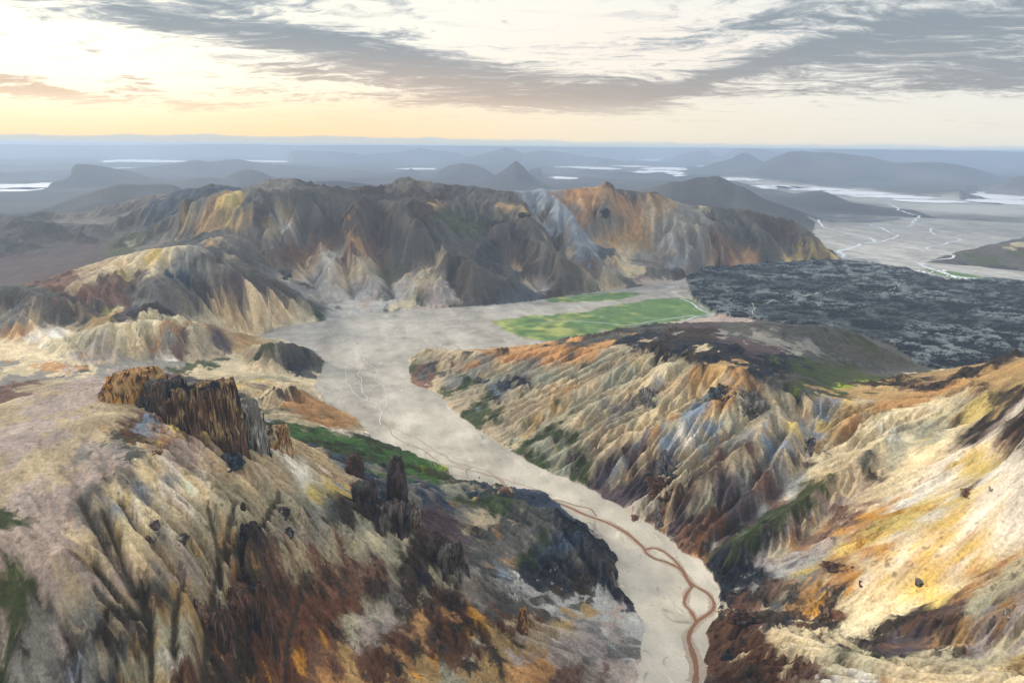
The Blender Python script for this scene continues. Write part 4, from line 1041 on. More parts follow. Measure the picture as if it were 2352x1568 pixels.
def ribbon(name, pts_, mat, lift=0.15, wig=0.0, seed=1, kind='structure', parent=None):
    """pts: u, v, width in metres; laid on the flats"""
    rs = np.random.RandomState(seed)
    P = np.array([[*loc(p[0], p[1], 0.0)[:2], p[2]] for p in pts_])
    # smooth curve through the points
    out = []
    n = len(P)
    for k in range(n - 1):
        p0 = P[max(k - 1, 0)]; p1 = P[k]; p2 = P[k + 1]; p3 = P[min(k + 2, n - 1)]
        d = np.linalg.norm(p2[:2] - p1[:2]); m = max(3, int(d / max(3.0, math.hypot(*p1[:2]) * 0.004)))
        for q in range(m):
            t = q / m
            out.append(0.5 * ((2 * p1) + (-p0 + p2) * t + (2 * p0 - 5 * p1 + 4 * p2 - p3) * t * t + (-p0 + 3 * p1 - 3 * p2 + p3) * t ** 3))
    out.append(P[-1]); Q = np.array(out)
    if wig:
        ph = rs.uniform(0, 6, 6)
        s = np.cumsum(np.r_[0, np.linalg.norm(np.diff(Q[:, :2], axis=0), axis=1)])
        off = sum(np.sin(s / (wig * f) + ph[k]) * wig * a for k, (f, a) in enumerate(((9, .9), (4.1, .5), (2.2, .3), (1.1, .15))))
    else: off = np.zeros(len(Q))
    T = np.gradient(Q[:, :2], axis=0); T /= np.linalg.norm(T, axis=1, keepdims=True) + 1e-9
    Nn = np.stack([-T[:, 1], T[:, 0]], 1)
    C = Q[:, :2] + Nn * off[:, None]
    w = Q[:, 2] * (0.42 + 0.3 * rs.rand(len(Q)) + 0.35 * np.abs(np.interp(np.arange(len(Q)), np.arange(0, len(Q) + 12, 12), rs.uniform(-1, 1, len(np.arange(0, len(Q) + 12, 12))))))
    bm = bmesh.new(); prev = None
    for c, nn, ww in zip(C, Nn, w):
        row = []
        for t in (-0.5, 0.0, 0.5):
            x, y = c + nn * ww * t
            g = ground_at(x, y)
            row.append(bm.verts.new((x, y, max(g, 0.0 if lift < 1 else g) + lift)))
        if prev:
            for a in (0, 1):
                bm.faces.new((prev[a], prev[a + 1], row[a + 1], row[a]))
        prev = row
    me = bpy.data.meshes.new(name); bm.to_mesh(me); bm.free()
    for p in me.polygons: p.use_smooth = True
    me.materials.append(mat)
    o = bpy.data.objects.new(name, me); COL.objects.link(o); o['kind'] = kind
    return o
def rbn(s): return [(a, b, w * 0.8) for a, b, w in rb(s)]
def rb(s): return [tuple(float(x) for x in p.split(',')) for p in s.split()]
# the rust coloured stream that winds down the near flats, with its loops
RIVER_ = ('1597,1568,11 1600,1530,11 1588,1490,10 1582,1460,9 1600,1428,8 1632,1405,7 1640,1385,6 1625,1362,6 1596,1345,6 1580,1330,6 1565,1305,7 1545,1282,6 1520,1264,6 1500,1258,5 1482,1262,5', '1600,1428,7 1588,1405,6 1572,1385,6 1578,1362,6 1592,1345,6', '1588,1348,5 1575,1325,6 1560,1305,5 1530,1290,6 1505,1283,5 1485,1270,6 1478,1258,7 1450,1232,7 1425,1215,7 1390,1198,7 1345,1182,6 1310,1166,5 1280,1155,4')
M_WET = water_material('wet_rusty_silt', (0.36, 0.28, 0.20), 0.6, 0.3)
for k, s in enumerate(RIVER_): ribbon('wet_bank', [(a, b, w * 1.7) for a, b, w in rb(s)], M_WET, 0.05 + 0.012 * k, 1.2, 300 + k)
ribbon('river', rbn('1592,1600,11 1597,1568,11 1600,1530,11 1588,1490,10 1582,1460,9 1600,1428,8 1632,1405,7 1640,1385,6 1625,1362,6 1596,1345,6 1580,1330,6 1565,1305,7 1545,1282,6 1520,1264,6 1500,1258,5 1482,1262,5'), M_RUST, seed=2)
ribbon('river', rbn('1600,1428,7 1588,1405,6 1572,1385,6 1578,1362,6 1592,1345,6'), M_RUST, 0.18, seed=3)
ribbon('river', rbn('1588,1348,5 1575,1325,6 1560,1305,5 1530,1290,6 1505,1283,5 1485,1270,6 1478,1258,7 1450,1232,7 1425,1215,7 1390,1198,7 1345,1182,6 1310,1166,5 1280,1155,4 1240,1140,4 1215,1125,3.5'), M_RUST, 0.21, seed=4)
ribbon('river', rbn('1370,1186,2.5 1355,1168,3 1320,1160,3 1290,1150,2.5 1268,1148,3'), M_RUST, 0.24, seed=5)
ribbon('river', rbn('1655,1412,2.5 1648,1405,3 1636,1400,3'), M_RUST, 0.24, seed=6)
M_DULL = water_material('shallow_silty_water', (0.28, 0.20, 0.14), 0.4, 0.3)
ribbon('stream', rb('1170,1128,10 1160,1112,9 1140,1098,6 1100,1085,4 1050,1072,3 1010,1065,3 990,1045,3 965,1030,3 930,1022,3'), M_DULL, 0.12, 1.5, 7)
ribbon('stream', rb('1160,1124,5 1130,1112,4 1090,1104,3 1040,1090,2.5 1010,1080,2 985,1062,2 975,1045,2 985,1035,2'), M_DULL, 0.12, 1.5, 8)
ribbon('stream', rb('1240,1128,2 1200,1112,2 1150,1095,2 1090,1075,2 1040,1060,2 1000,1030,2 950,1005,2 905,985,2 880,970,2.5'), M_DULL, 0.10, 3, 9)
ribbon('stream', rb('1080,1085,1.6 1020,1050,1.6 980,1030,1.6 930,1010,2 890,985,2 870,965,2.5'), M_DULL, 0.10, 5, 10)
# white threads of the braided upper river
for k, s in enumerate(('868,975,4 872,955,5 868,935,5 850,920,6 820,905,5 800,885,4 790,865,4 795,845,4 812,835,4 825,820,4 815,808,4',
                       '872,955,4 885,940,4 890,915,4 880,895,4 868,880,4 862,865,3 868,850,3 850,835,3 830,825,4',
                       '850,920,5 835,900,5 828,880,5 820,862,5 832,845,4 840,822,4',
                       '820,905,4 780,895,5 750,880,5 735,868,5', '828,908,5 790,905,4 760,898,5 730,888,4', '825,880,4 800,860,4 775,850,4 745,842,4',
                       '815,808,3 830,790,3 850,775,4 880,762,4 905,750,4 930,742,5', '740,835,3 790,815,3 830,800,3 870,790,3 900,770,3 910,755,4 930,745,4')):
    ribbon('stream', [(a, b, w * 0.36) for a, b, w in rb(s)], M_BRAID, 0.13 + 0.01 * k, 4.0, 20 + k)
# winding brook in the meadow and the channels of the flats behind
ribbon('brook', rb('1560,686,8 1575,690,9 1590,695,9 1598,704,9 1608,712,8 1625,718,7 1640,722,7 1610,726,7 1585,730,8 1575,734,7'), M_PALE, 0.3, 3, 40)
ribbon('brook', rb('1640,722,4 1580,727,5 1500,738,5 1440,745,5 1380,742,5 1330,738,4 1290,737,4 1240,742,4'), M_PALE, 0.3, 5, 41)
ribbon('brook', rb('1300,682,4 1360,678,5 1400,671,5 1450,672,6 1500,668,6 1560,655,6'), M_PALE, 0.3, 5, 42)
ribbon('brook', rb('1205,798,5 1225,790,6 1260,788,5 1290,784,5'), M_PALE, 0.3, 3, 43)
for k, s in enumerate(('930,735,5 1000,728,6 1080,718,6 1150,712,6 1240,706,6 1330,700,6 1420,690,6 1500,675,6', '900,745,6 980,740,6 1060,738,6 1120,738,5 1180,732,5',
                       '880,760,4 960,756,5 1040,750,5 1100,742,5', '1250,720,5 1330,712,5 1400,700,5 1460,688,5 1540,662,6')):
    ribbon('stream', [(a, b, w * 0.5) for a, b, w in rb(s)], M_DULL if k % 2 else M_BRAID, 0.14, 6, 60 + k)
# outwash plain channels beyond the mountain
for k, s in enumerate(('1935,592,26 1925,578,26 1940,572,26 1985,562,24 2010,555,22 1990,545,18 1960,540,16 1930,532,16 1890,520,16 1880,512,16', '1985,562,16 2030,552,16 2060,540,14 2040,530,14 2010,520,14 1980,514,14 1920,512,14',
                       '1930,592,16 2020,595,18 2100,602,22 2130,610,26 2170,628,30 2210,638,34 2300,645,30 2400,650,30', '2100,602,14 2150,600,14 2190,596,14 2160,580,12 2130,570,12 2180,560,14 2200,550,14 2150,540,12 2140,530,12 2160,520,12',
                       '2010,555,12 2060,558,12 2130,560,12 2180,562,12', '2080,520,18 2110,500,18 2080,488,20 2060,478,24 2040,468,26', '2100,515,14 2140,510,14 2200,505,14', '1960,522,10 2040,516,10 2120,520,10 2200,522,10 2280,524,10')):
    ribbon('stream', [(a, b, w * 1.2) for a, b, w in rb(s)], M_PALE, 0.5, 14, 80 + k)
# far braided river
for k, s in enumerate(('1670,410,60 1720,416,70 1790,428,70 1850,436,70 1920,444,60 1990,452,60 2060,462,50 2130,466,50 2240,470,60', '1740,424,40 1800,434,50 1870,442,50 1950,452,40 2020,460,40', '1500,402,60 1550,396,70 1570,388,70 1530,384,70 1480,380,60 1420,381,60 1340,386,50')):
    ribbon('stream', rb(s), M_PALE, 3.0, 40, 90 + k)

M_PATH = ground_material('trodden_gravel', 0.2)
def path(pts_, seed):
    o = ribbon('path', rb(pts_), M_PATH2, 1.2, 3, seed)
M_PATH2 = water_material('pale_gravel', (0.42, 0.40, 0.36), 0.95, 0.0)
path('1728,735,3 1732,722,3 1728,712,3 1724,705,3', 201)
path('1728,712,3 1760,705,3 1790,698,3 1830,692,3 1860,688,3 1900,680,3 1930,676,3', 202)
path('1980,680,3 2020,676,3 2045,672,3 2065,664,3 2080,658,3', 203)

def lake(u, v, a, b, k):
    az0, el0 = uv_dir(u, v); r0 = H / math.tan(-el0)
    _, e1 = uv_dir(u, v - b); _, e2 = uv_dir(u, v + b)
    r1 = H / math.tan(-e1); r2 = H / math.tan(-e2)
    rs = np.random.RandomState(300 + k)
    n = 64; ph = rs.uniform(0, 6.28, 8)
    bm = bmesh.new(); vs = []
    for q in range(n):
        t = q / n * 2 * math.pi
        f = 1 + 0.10 * math.sin(2 * t + ph[0]) + 0.09 * math.sin(3 * t + ph[1]) + 0.07 * math.sin(5 * t + ph[2]) + 0.06 * math.sin(9 * t + ph[3]) + 0.05 * math.sin(14 * t + ph[4])
        c, s = math.cos(t) * f, math.sin(t) * f
        az = az0 + c * a / F
        r = r0 * ((r1 / r0) ** s if s > 0 else (r0 / r2) ** s)
        vs.append(bm.verts.new((r * math.sin(az), r * math.cos(az), 1.5)))
    bm.faces.new(vs)
    bmesh.ops.triangulate(bm, faces=bm.faces[:])
    me = bpy.data.meshes.new('lake'); bm.to_mesh(me); bm.free(); me.materials.append(M_LAKE)
    if me.polygons[0].normal.z < 0: me.flip_normals()
    o = bpy.data.objects.new('lake', me); COL.objects.link(o); o['kind'] = 'structure'
for k, (u, v, a, b) in enumerate(LAKES):
    if a > 1: lake(u, v, a, b, k)
# ------------------------------------------------------------------ rocks that stand clear of the slopes
def rock_material():
    m = bpy.data.materials.new('weathered_rock'); m.use_nodes = True
    nt = m.node_tree; N = nt.nodes; L = nt.links; bs = N['Principled BSDF']
    bs.inputs['Roughness'].default_value = 0.9; bs.inputs['Specular IOR Level'].default_value = 0.2
    at = N.new('ShaderNodeAttribute'); at.attribute_name = 'albedo'
    geo = N.new('ShaderNodeNewGeometry')
    n1 = N.new('ShaderNodeTexNoise'); n1.inputs['Scale'].default_value = 0.7; n1.inputs['Detail'].default_value = 7; n1.inputs['Roughness'].default_value = 0.7
    L.new(geo.outputs['Position'], n1.inputs[0])
    mr = N.new('ShaderNodeMapRange'); L.new(n1.outputs[0], mr.inputs[0])
    for i, v in ((1, 0.3), (2, 0.7), (3, 0.6), (4, 1.4)): mr.inputs[i].default_value = v
    mx = N.new('ShaderNodeVectorMath'); mx.operation = 'SCALE'
    L.new(at.outputs['Color'], mx.inputs[0]); L.new(mr.outputs[0], mx.inputs['Scale']); L.new(mx.outputs[0], bs.inputs['Base Color'])
    bp = N.new('ShaderNodeBump'); bp.inputs['Strength'].default_value = 1.0; bp.inputs['Distance'].default_value = 0.9
    L.new(n1.outputs[0], bp.inputs['Height']); L.new(bp.outputs[0], bs.inputs['Normal'])
    return m
M_ROCK = rock_material()
from mathutils import noise as mnoise
def rock(name, label, cat, u0, u1, vt, vb, cols, r=None, depth=0.7, lean=0.0, box=2.6, jag=1.0, seed=0, spires=0, group=None, sink=0.35, lie=False):
    """a craggy block whose face fills u0..u1, vt..vb at its place on the slope"""
    uc = (u0 + u1) / 2
    if r is None:
        i, j = first_hit(uc, vb); r = float(RR[i])
    az, eb = uv_dir(uc, vb); _, et = uv_dir(uc, vt)
    zb = H - r * math.tan(-eb); zt = H - r * math.tan(-et)
    x0 = r * math.sin(az); y0 = r * math.cos(az)
    w = (u1 - u0) / F * math.hypot(r * math.cos(az) * math.cos(TH), (H - zb) * math.sin(TH)) * 1.0
    hh = max(zt - zb, 1.0)
    if lie:
        xb, yb, zb = on_ground(uc, vb); xt, yt, zt = on_ground(uc, vt)
        if math.dist((xb, yb), (xt, yt)) > 6 * (u1 - u0) / F * r: xt, yt, zt = xb + (x0 / r) * w * 0.5, yb + (y0 / r) * w * 0.5, zb + w * 0.3
    zg = min(zb, ground_at(x0, y0)) - hh * sink
    dz = zt - zg
    bm = bmesh.new(); bmesh.ops.create_icosphere(bm, subdivisions=6 if w > 30 else (5 if w > 9 else 4), radius=1.0)
    rs = np.random.RandomState(seed + int(u0) * 7); off = Vector(rs.uniform(-50, 50, 3))
    me = bpy.data.meshes.new(name); bm.to_mesh(me); bm.free()
    n = len(me.vertices); co = np.empty(n * 3, np.float32); me.vertices.foreach_get('co', co); co = co.reshape(-1, 3)
    p = np.sign(co) * np.abs(co) ** (2.0 / box)
    p /= np.maximum(np.abs(p).max(), 1e-6)
    t = (p[:, 2] + 1) / 2
    nn = np.empty(n, np.float32); nf = np.empty(n, np.float32); nv = np.empty(n, np.float32); nc = np.empty(n, np.float32); ng = np.empty(n, np.float32)
    for k in range(n):
        q = Vector((float(p[k, 0]), float(p[k, 1]), float(p[k, 2])))
        sq = Vector((q.x * w / 12, q.y * w * depth / 12, q.z * dz / 26))
        nn[k] = mnoise.fractal((q * 1.5 if (not lie and w > 26) else sq * 1.3) + off, 1.0, 2.0, 5)
        nf[k] = mnoise.ridged_multi_fractal(sq * 2.6 + off, 0.8, 2.1, 5, 1.0, 2.0)
        vs_ = max(7.0, w / 3.2); vd = mnoise.voronoi(Vector((q.x * w / vs_, q.y * w * depth / vs_, q.z * dz / vs_ * 0.8)) + off)[0]; nc[k] = min(vd[1] - vd[0], 0.5)
        ng[k] = mnoise.fractal(Vector((q.x * w / 3, q.y * w / 3, q.z * dz / 3)) + off, 0.6, 2.2, 5)
        nv[k] = mnoise.noise(Vector((q.x * w / 5, q.y * w / 5, 0)) + off)
    ks = min(1.0, 12.0 / w)
    d = 1 + 0.24 * jag * nn + 0.06 * jag * ks * (nf - 1.2) + 0.22 * (nc - 0.25) + 0.06 * ks * ng
    prof = 1.12 - 0.34 * t ** 1.5
    X = p[:, 0] * w / 2 * d * prof + lean * w * t; Y = p[:, 1] * w * depth / 2 * d * prof
    Zz = zg + dz * (t * (1 + 0.08 * jag * nn * t + 0.05 * (nc - 0.25) * t + 0.02 * ng * t))
    if spires: Zz = Zz + np.clip(t - 0.55, 0, 1) * dz * spires * nv
    ca, sa = math.cos(-az), math.sin(-az)
    if lie:      # an outcrop bedded in the slope: long axis up the fall line, only its back standing proud
        ax = Vector((xt - xb, yt - yb, zt - zb)); ln = min(max(ax.length, w * 0.4), w * 1.5); ax.normalize()
        side = ax.cross(Vector((x0 / r, y0 / r, 0.0)).cross(Vector((0, 0, 1))).cross(ax)).normalized()
        side = Vector((y0 / r, -x0 / r, 0)); side = (side - ax * side.dot(ax)).normalized(); up = side.cross(ax).normalized()
        if up.z < 0: up = -up
        c0 = (Vector((xb, yb, zb)) + Vector((xt, yt, zt))) / 2
        nl = np.array([mnoise.fractal(Vector((float(v_[0]) * 1.1, float(v_[2]) * 1.1, float(v_[1]) * 0.8)) + off, 1.0, 2.1, 5) for v_ in p])
        dd = 1.0 + 0.6 * jag * nl + 0.12 * jag * (nf - 1.2)
        a_ = p[:, 0] * w / 2 * dd; b_ = p[:, 2] * ln / 2 * dd * 1.1; c_ = p[:, 1] * w * 0.15 * dd + np.maximum(p[:, 1], 0) * w * (0.35 * (nc - 0.25) + 0.10 * ng + 0.12 * nl)
        o_ = np.array(c0)[None] + a_[:, None] * np.array(side) + b_[:, None] * np.array(ax) + (c_ - w * 0.05)[:, None] * np.array(up)
        X = Y = None; zg = float(c0.z); x0, y0 = float(c0.x), float(c0.y)
    out = o_ if lie else np.stack([x0 + X * ca - Y * sa - 0 * X, y0 + X * sa + Y * ca, Zz], 1)
    me.vertices.foreach_set('co', out.astype(np.float32).ravel()); me.update()
    at = me.attributes.new('albedo', 'FLOAT_COLOR', 'POINT'); rgba = np.ones((n, 4), np.float32)
    cs = np.array([lin(PAL[c]) for c in cols]) * ALBEDO_K
    sel = np.clip((nn * 1.1 + 0.5 + 0.2 * nv + 0.28 * ng), 0, 0.999) * len(cs)
    idx_ = sel.astype(int)
    m_ = np.clip((0.92 + 0.15 * (nf - 1.2) + 0.35 * ng), 0.5, 1.5)
    rgba[:, :3] = cs[idx_] * m_[:, None]
    at.data.foreach_set('color', rgba.ravel())
    for q in me.polygons: q.use_smooth = True
    me.materials.append(M_ROCK)
    base = Vector((x0, y0, zg)); me.transform(Matrix.Translation(-base))
    o = bpy.data.objects.new(name, me); COL.objects.link(o); o.location = base
    o['label'] = label; o['category'] = cat
    if group: o['group'] = group
    return o
def crag(label, cat, u0, u1, vt, vb, cols, deep=0.7, seed=0, jag=1.0):
    """a cliffed outcrop: a steep front, ledges and a broken top, rising out of the slope behind it"""
    uc = (u0 + u1) / 2; xb, yb, zb = on_ground(uc, vb); r = math.hypot(xb, yb)
    az, _ = uv_dir(uc, vb); _, et = uv_dir(uc, vt)
    w = (u1 - u0) / F * math.sqrt(r * r * math.cos(TH) ** 2 + 1) * 1.08; dp = w * deep
    st = 0.45
    S = np.arange(-w * 0.72, w * 0.72, st); T_ = np.arange(-dp * 0.75, dp * 0.75, st)
    Sg, Tg = np.meshgrid(S, T_)
    rr_ = r + dp * 0.5 + Tg
    X = rr_ * math.sin(az) + Sg * math.cos(az); Y = rr_ * math.cos(az) - Sg * math.sin(az)
    gi_, gj_ = to_grid(np.stack([X.ravel(), Y.ravel()], 1))
    gi_ = np.clip(gi_, 0, NI - 2); gj_ = np.clip(gj_, 0, NJ - 2)
    a_ = gi_.astype(int); b_ = gj_.astype(int); f_ = gi_ - a_; g_ = gj_ - b_
    G = ((Z[a_, b_] * (1 - g_) + Z[a_, b_ + 1] * g_) * (1 - f_) + (Z[a_ + 1, b_] * (1 - g_) + Z[a_ + 1, b_ + 1] * g_) * f_).reshape(X.shape)
    sx = Sg + seed * 31.7; sy = Tg - seed * 17.3
    big = fbm(sx, sy, w * 0.30, 4, 3000 + seed, 0.55) - 0.5; fine = fbm(sx, sy, 5.0, 4, 3100 + seed, 0.6, True) - 0.55; col_n = fbm(sx, sy * 0.5, 3.0, 3, 3200 + seed, 0.6) - 0.5
    joint = fbm(sx * 1.0, sy * 0.35, 6.5, 2, 3300 + seed, 0.5, True)
    f = 1 - (np.abs(Sg / (w / 2)) ** 2.6 + np.abs(Tg / (dp / 2)) ** 2.6) + 1.1 * big * jag + 0.5 * fine * jag
    M = np.clip(f / 0.85, 0, 1); M = M * M * (3 - 2 * M)
    led = np.floor(M * 5 + fine * 2.0 + big * 2) / 5.0
    M = np.clip(0.62 * M + 0.38 * np.clip(led, 0, 1), 0, 1) * (f > 0)
    zt = H - (r + dp * 0.30) * math.tan(-et)
    top = zt + (zt - zb) * (0.32 * big * jag + 0.20 * fine * jag) - np.clip(Tg, 0, None) * 0.25
    hgt = np.maximum(top - G, 1.0)
    Zc = G + hgt * M - np.clip((joint - 0.86) * 8, 0, 1) * 3.0 * M + col_n * 1.1 * M - 1.2 * (1 - M)
    # cracks and bulges in the faces, so that they are not plain columns
    o3 = (fbm(Sg + seed * 9, Zc * 1.1, 8.0, 4, 3600 + seed, 0.55) - 0.5) * 7.0 * np.clip(M * 3, 0, 1); o4 = (fbm(Sg * 0.6 + 70, Zc * 1.6, 5.0, 4, 3700 + seed, 0.6) - 0.5) * 5.0 * np.clip(M * 3, 0, 1)
    X = X + o3 * math.sin(az) + o4 * math.cos(az); Y = Y + o3 * math.cos(az) - o4 * math.sin(az)
    keep = f > -0.25
    ni_, nj_ = X.shape
    fk = keep[:-1, :-1] & keep[1:, :-1] & keep[:-1, 1:] & keep[1:, 1:]
    fi_, fj_ = np.nonzero(fk)
    v = np.stack([fi_ * nj_ + fj_, fi_ * nj_ + fj_ + 1, (fi_ + 1) * nj_ + fj_ + 1, (fi_ + 1) * nj_ + fj_], 1)
    used = np.zeros(ni_ * nj_, bool); used[v.ravel()] = True; remap = np.cumsum(used) - 1; vid = np.nonzero(used)[0]; v = remap[v].astype(np.int32)
    me = bpy.data.meshes.new('rock_outcrop')
    co = np.stack([X, Y, Zc], -1).reshape(-1, 3)[vid]; base = co.mean(0); base[2] = co[:, 2].min(); co = co - base
    me.vertices.add(len(vid)); me.vertices.foreach_set('co', co.astype(np.float32).ravel())
    me.loops.add(v.size); me.loops.foreach_set('vertex_index', v.ravel())
    me.polygons.add(len(v)); me.polygons.foreach_set('loop_start', np.arange(0, v.size, 4, dtype=np.int32))
    at = me.attributes.new('albedo', 'FLOAT_COLOR', 'POINT'); rgba = np.ones((len(vid), 4), np.float32)
    cs = np.array([lin(PAL[c]) for c in cols]) * ALBEDO_K
    tone_ = fbm(sx, Zc * 0.9, 9.0, 5, 3400 + seed, 0.62); tone2 = fbm(sx * 1.0, Zc * 0.7 + sy, 2.6, 4, 3500 + seed, 0.65)
    sel = np.clip((tone_ - 0.5) * 2.6 + 0.5 + (tone2 - 0.5) * 0.9, 0, 0.999) * len(cs)
    c_ = cs[sel.astype(int)] * (0.75 + 0.5 * tone2)[..., None]
    rgba[:, :3] = c_.reshape(-1, 3)[vid]
    at.data.foreach_set('color', rgba.ravel()); me.update(calc_edges=True)
    me.polygons.foreach_set('use_smooth', np.zeros(len(v), bool))
    me.materials.append(M_ROCK)
    o = bpy.data.objects.new('rock_outcrop', me); COL.objects.link(o); o.location = base
    o['label'] = label; o['category'] = cat
    return o
R_ = rock
G1_ = 'dark outcrops on the gullied ridge'
crag('ochre rusty rock wall crowning the left foreground hill', 'rock wall', 246, 402, 852, 932, 'AUADROU', 0.55, 1, 0.7)
crag('big dark brown crag with a steep face below the hilltop', 'crag', 402, 556, 893, 1002, 'DRQDUQK', 0.7, 2, 1.2)
crag('dark grey hollowed rock between ochre wall and brown crag', 'crag', 326, 446, 878, 968, 'KVPDQVZ', 0.8, 3, 1.2)
crag('blue grey jagged crag with spires at the right end of the hilltop rocks', 'crag', 520, 618, 936, 1030, 'KIVGDHZ', 0.7, 4, 1.6)
crag('low rusty rocks spilling down right of the jagged crag', 'rock', 600, 672, 986, 1030, 'UROJD', 0.8, 5, 1.4)
R_('rock_outcrop', 'dark slate rock lying across the yellow streak', 'rock', 500, 560, 1036, 1078, 'KIKV', None, 0.5, seed=6, lie=True, box=2.2)
R_('rock_outcrop', 'red brown fin of rock below the ochre wall', 'rock', 350, 376, 968, 1046, 'RRUQ', None, 0.6, seed=7, lie=True, box=3)
R_('rock_pinnacle', 'blunt dark rust pinnacle, left one of the two above the green slope', 'pinnacle', 793, 838, 1044, 1092, 'DDRK', None, 0.8, seed=8, box=3, jag=1.2)
R_('rock_pinnacle', 'tall dark brown rock pillar standing on the purple slope', 'pinnacle', 888, 940, 1050, 1160, 'DKDP', None, 0.8, seed=9, box=3.2, jag=1.3, sink=0.1)
crag('jagged dark rock in front of the blunt pinnacle', 'pinnacle', 812, 872, 1116, 1176, 'KDPV', 0.7, 10, 1.6)
crag('dark ragged rock rib below the tall pillar', 'rock', 858, 940, 1164, 1226, 'KDPZ', 0.7, 9, 1.6)
R_('rock_pinnacle', 'twin grey brown spikes on the foreground ridge', 'pinnacle', 936, 968, 1150, 1212, 'ZQDG', None, 0.6, seed=12, spires=0.7)
crag('dark notched rocks at the right tip of the foreground ridge', 'rock', 992, 1086, 1262, 1325, 'DVKZ', 0.6, 8, 1.5)
R_('rock_pinnacle', 'orange red pinnacle on the lower foreground ridge', 'pinnacle', 1186, 1216, 1394, 1448, 'RROR', None, 0.7, seed=14, spires=0.4)
R_('boulder', 'dark boulder with a pale tip beside the grey wash', 'boulder', 1174, 1192, 1358, 1388, 'KDHV', None, 0.8, seed=15, lie=True)
R_('rock_outcrop', 'dark brown pointed rock on the pale fan', 'rock', 336, 368, 1198, 1246, 'DQDP', None, 0.7, seed=16, lie=True, box=2.2)
R_('rock_outcrop', 'small black rock right of the pointed one on the pale fan', 'rock', 408, 432, 1226, 1254, 'KVD', None, 0.7, seed=17, lie=True)
crag('twisted dark rocks on the grey green shoulder', 'rock', 552, 604, 1204, 1242, 'DKPD', 0.7, 11, 1.6)
R_('boulder', 'lone black boulder above the twisted rocks', 'boulder', 552, 566, 1152, 1170, 'KD', None, 0.8, seed=19)
R_('boulder', 'black boulder low on the grey green shoulder', 'boulder', 652, 676, 1210, 1240, 'KKV', None, 0.8, seed=20, lie=True)
R_('boulder', 'spiky dark rocks at the top of the grey green shoulder', 'rock', 640, 668, 1166, 1188, 'KDP', None, 0.6, seed=21, lie=True, spires=0.6)
crag('large ribbed rust brown rock face in the lower foreground', 'rock wall', 530, 640, 1352, 1470, 'RDQRDK', 0.6, 6, 0.9)
crag('brown rock face streaked pale left of the large ribbed one', 'rock wall', 462, 536, 1410, 1484, 'RQDQDD', 0.6, 7, 0.9)
for k, (a, b, c, d, lab, cols) in enumerate((
    (1467, 1522, 896, 928, 'grey knobbly outcrop under the brown plateau edge', 'ZPVG'),
    (1633, 1688, 888, 916, 'black crag right below the ridge crest', 'KVID'), (1684, 1750, 902, 958, 'layered grey rock mass below the crest right of the black crag', 'ZVPZ'),
    (1838, 1876, 1008, 1042, 'dark cracked block at the head of the side gully', 'KPZ'),
    (1412, 1428, 1003, 1018, 'small black boulder below the orange streak', 'KD'),
    (1302, 1332, 1028, 1090, 'purple black rib near the foot of the ridge', 'PKPQ'), 
    (1514, 1570, 1044, 1098, 'dark slate crag below the white patch', 'KIPV'), (1500, 1532, 1156, 1220, 'upright purple grey pillar at the river edge', 'PZPZ'),
    (1450, 1466, 1183, 1197, 'red boulder at the edge of the river flats', 'RRQ'), (1492, 1568, 1098, 1150, 'stepped red brown ledges above the pillar', 'RQDR'),
    (1106, 1132, 868, 896, 'left one of two blue black rocks near the spur end', 'KIV'), (1140, 1167, 866, 905, 'right one of two blue black rocks near the spur end', 'IKV'),
    (1091, 1105, 860, 882, 'little dark tooth of rock on the spur', 'KV'),
    (1640, 1668, 912, 940, 'rusty dark rocks beneath the black crag', 'DUR'), )):
    R_('rock_outcrop' if b - a > 18 else 'boulder', lab, 'rock' if b - a > 18 else 'boulder', a, b, c, d, cols, None, 0.55, seed=40 + k, group=G1_, box=3, spires=0.25, lie=True)
for k, (a, b, c, d, lab, cols) in enumerate((
    (2210, 2238, 1118, 1150, 'brown crumbling rock alone on the cream slope', 'RQUM'), (1890, 1958, 1292, 1314, 'low row of dark red teeth on the orange slope', 'RDQ'),
    (1974, 1988, 1334, 1347, 'small dark boulder below the row of red teeth', 'KD'), (2104, 2128, 1332, 1347, 'grey brown boulder in the yellow hollow', 'ZD'),
    (2272, 2284, 1118, 1128, 'small grey stone on the white spur', 'GZ'), (1880, 1915, 1380, 1435, 'dark red knob above the lower gully', 'RDQ'),
    (2310, 2328, 1400, 1420, 'pinkish grey boulder at the right edge', 'NZ'), (1672, 1735, 1412, 1440, 'dark crest of the red bluff by the stream', 'DKR'))):
    R_('rock_outcrop' if b - a > 18 else 'boulder', lab, 'rock' if b - a > 18 else 'boulder', a, b, c, d, cols, None, 0.6, seed=70 + k, box=3, spires=0.4 if b - a > 30 else 0.1, lie=True)
R_('rock_outcrop', 'ribbed brown rock fin jutting into the river flats', 'rock', 1142, 1182, 1118, 1134, 'QDT', None, 0.6, seed=90)
for k, (a, b, c, lab) in enumerate(((1915, 1921, 1045, 'farther one of two small dark stones on the flats'), (1915.5, 1920.5, 1050, 'nearer one of two small dark stones on the flats'))):
    u = a / 1.7415 if False else (1366 + (948 + 0 * k) * 0.5808) / 1.7415; v = (1300 + (1046 + 9 * k) * 0.5808) / 1.7415
    R_('boulder', lab, 'boulder', u - 2, u + 2, v - 1.4, v + 0.6, 'K', None, 0.8, seed=95 + k)
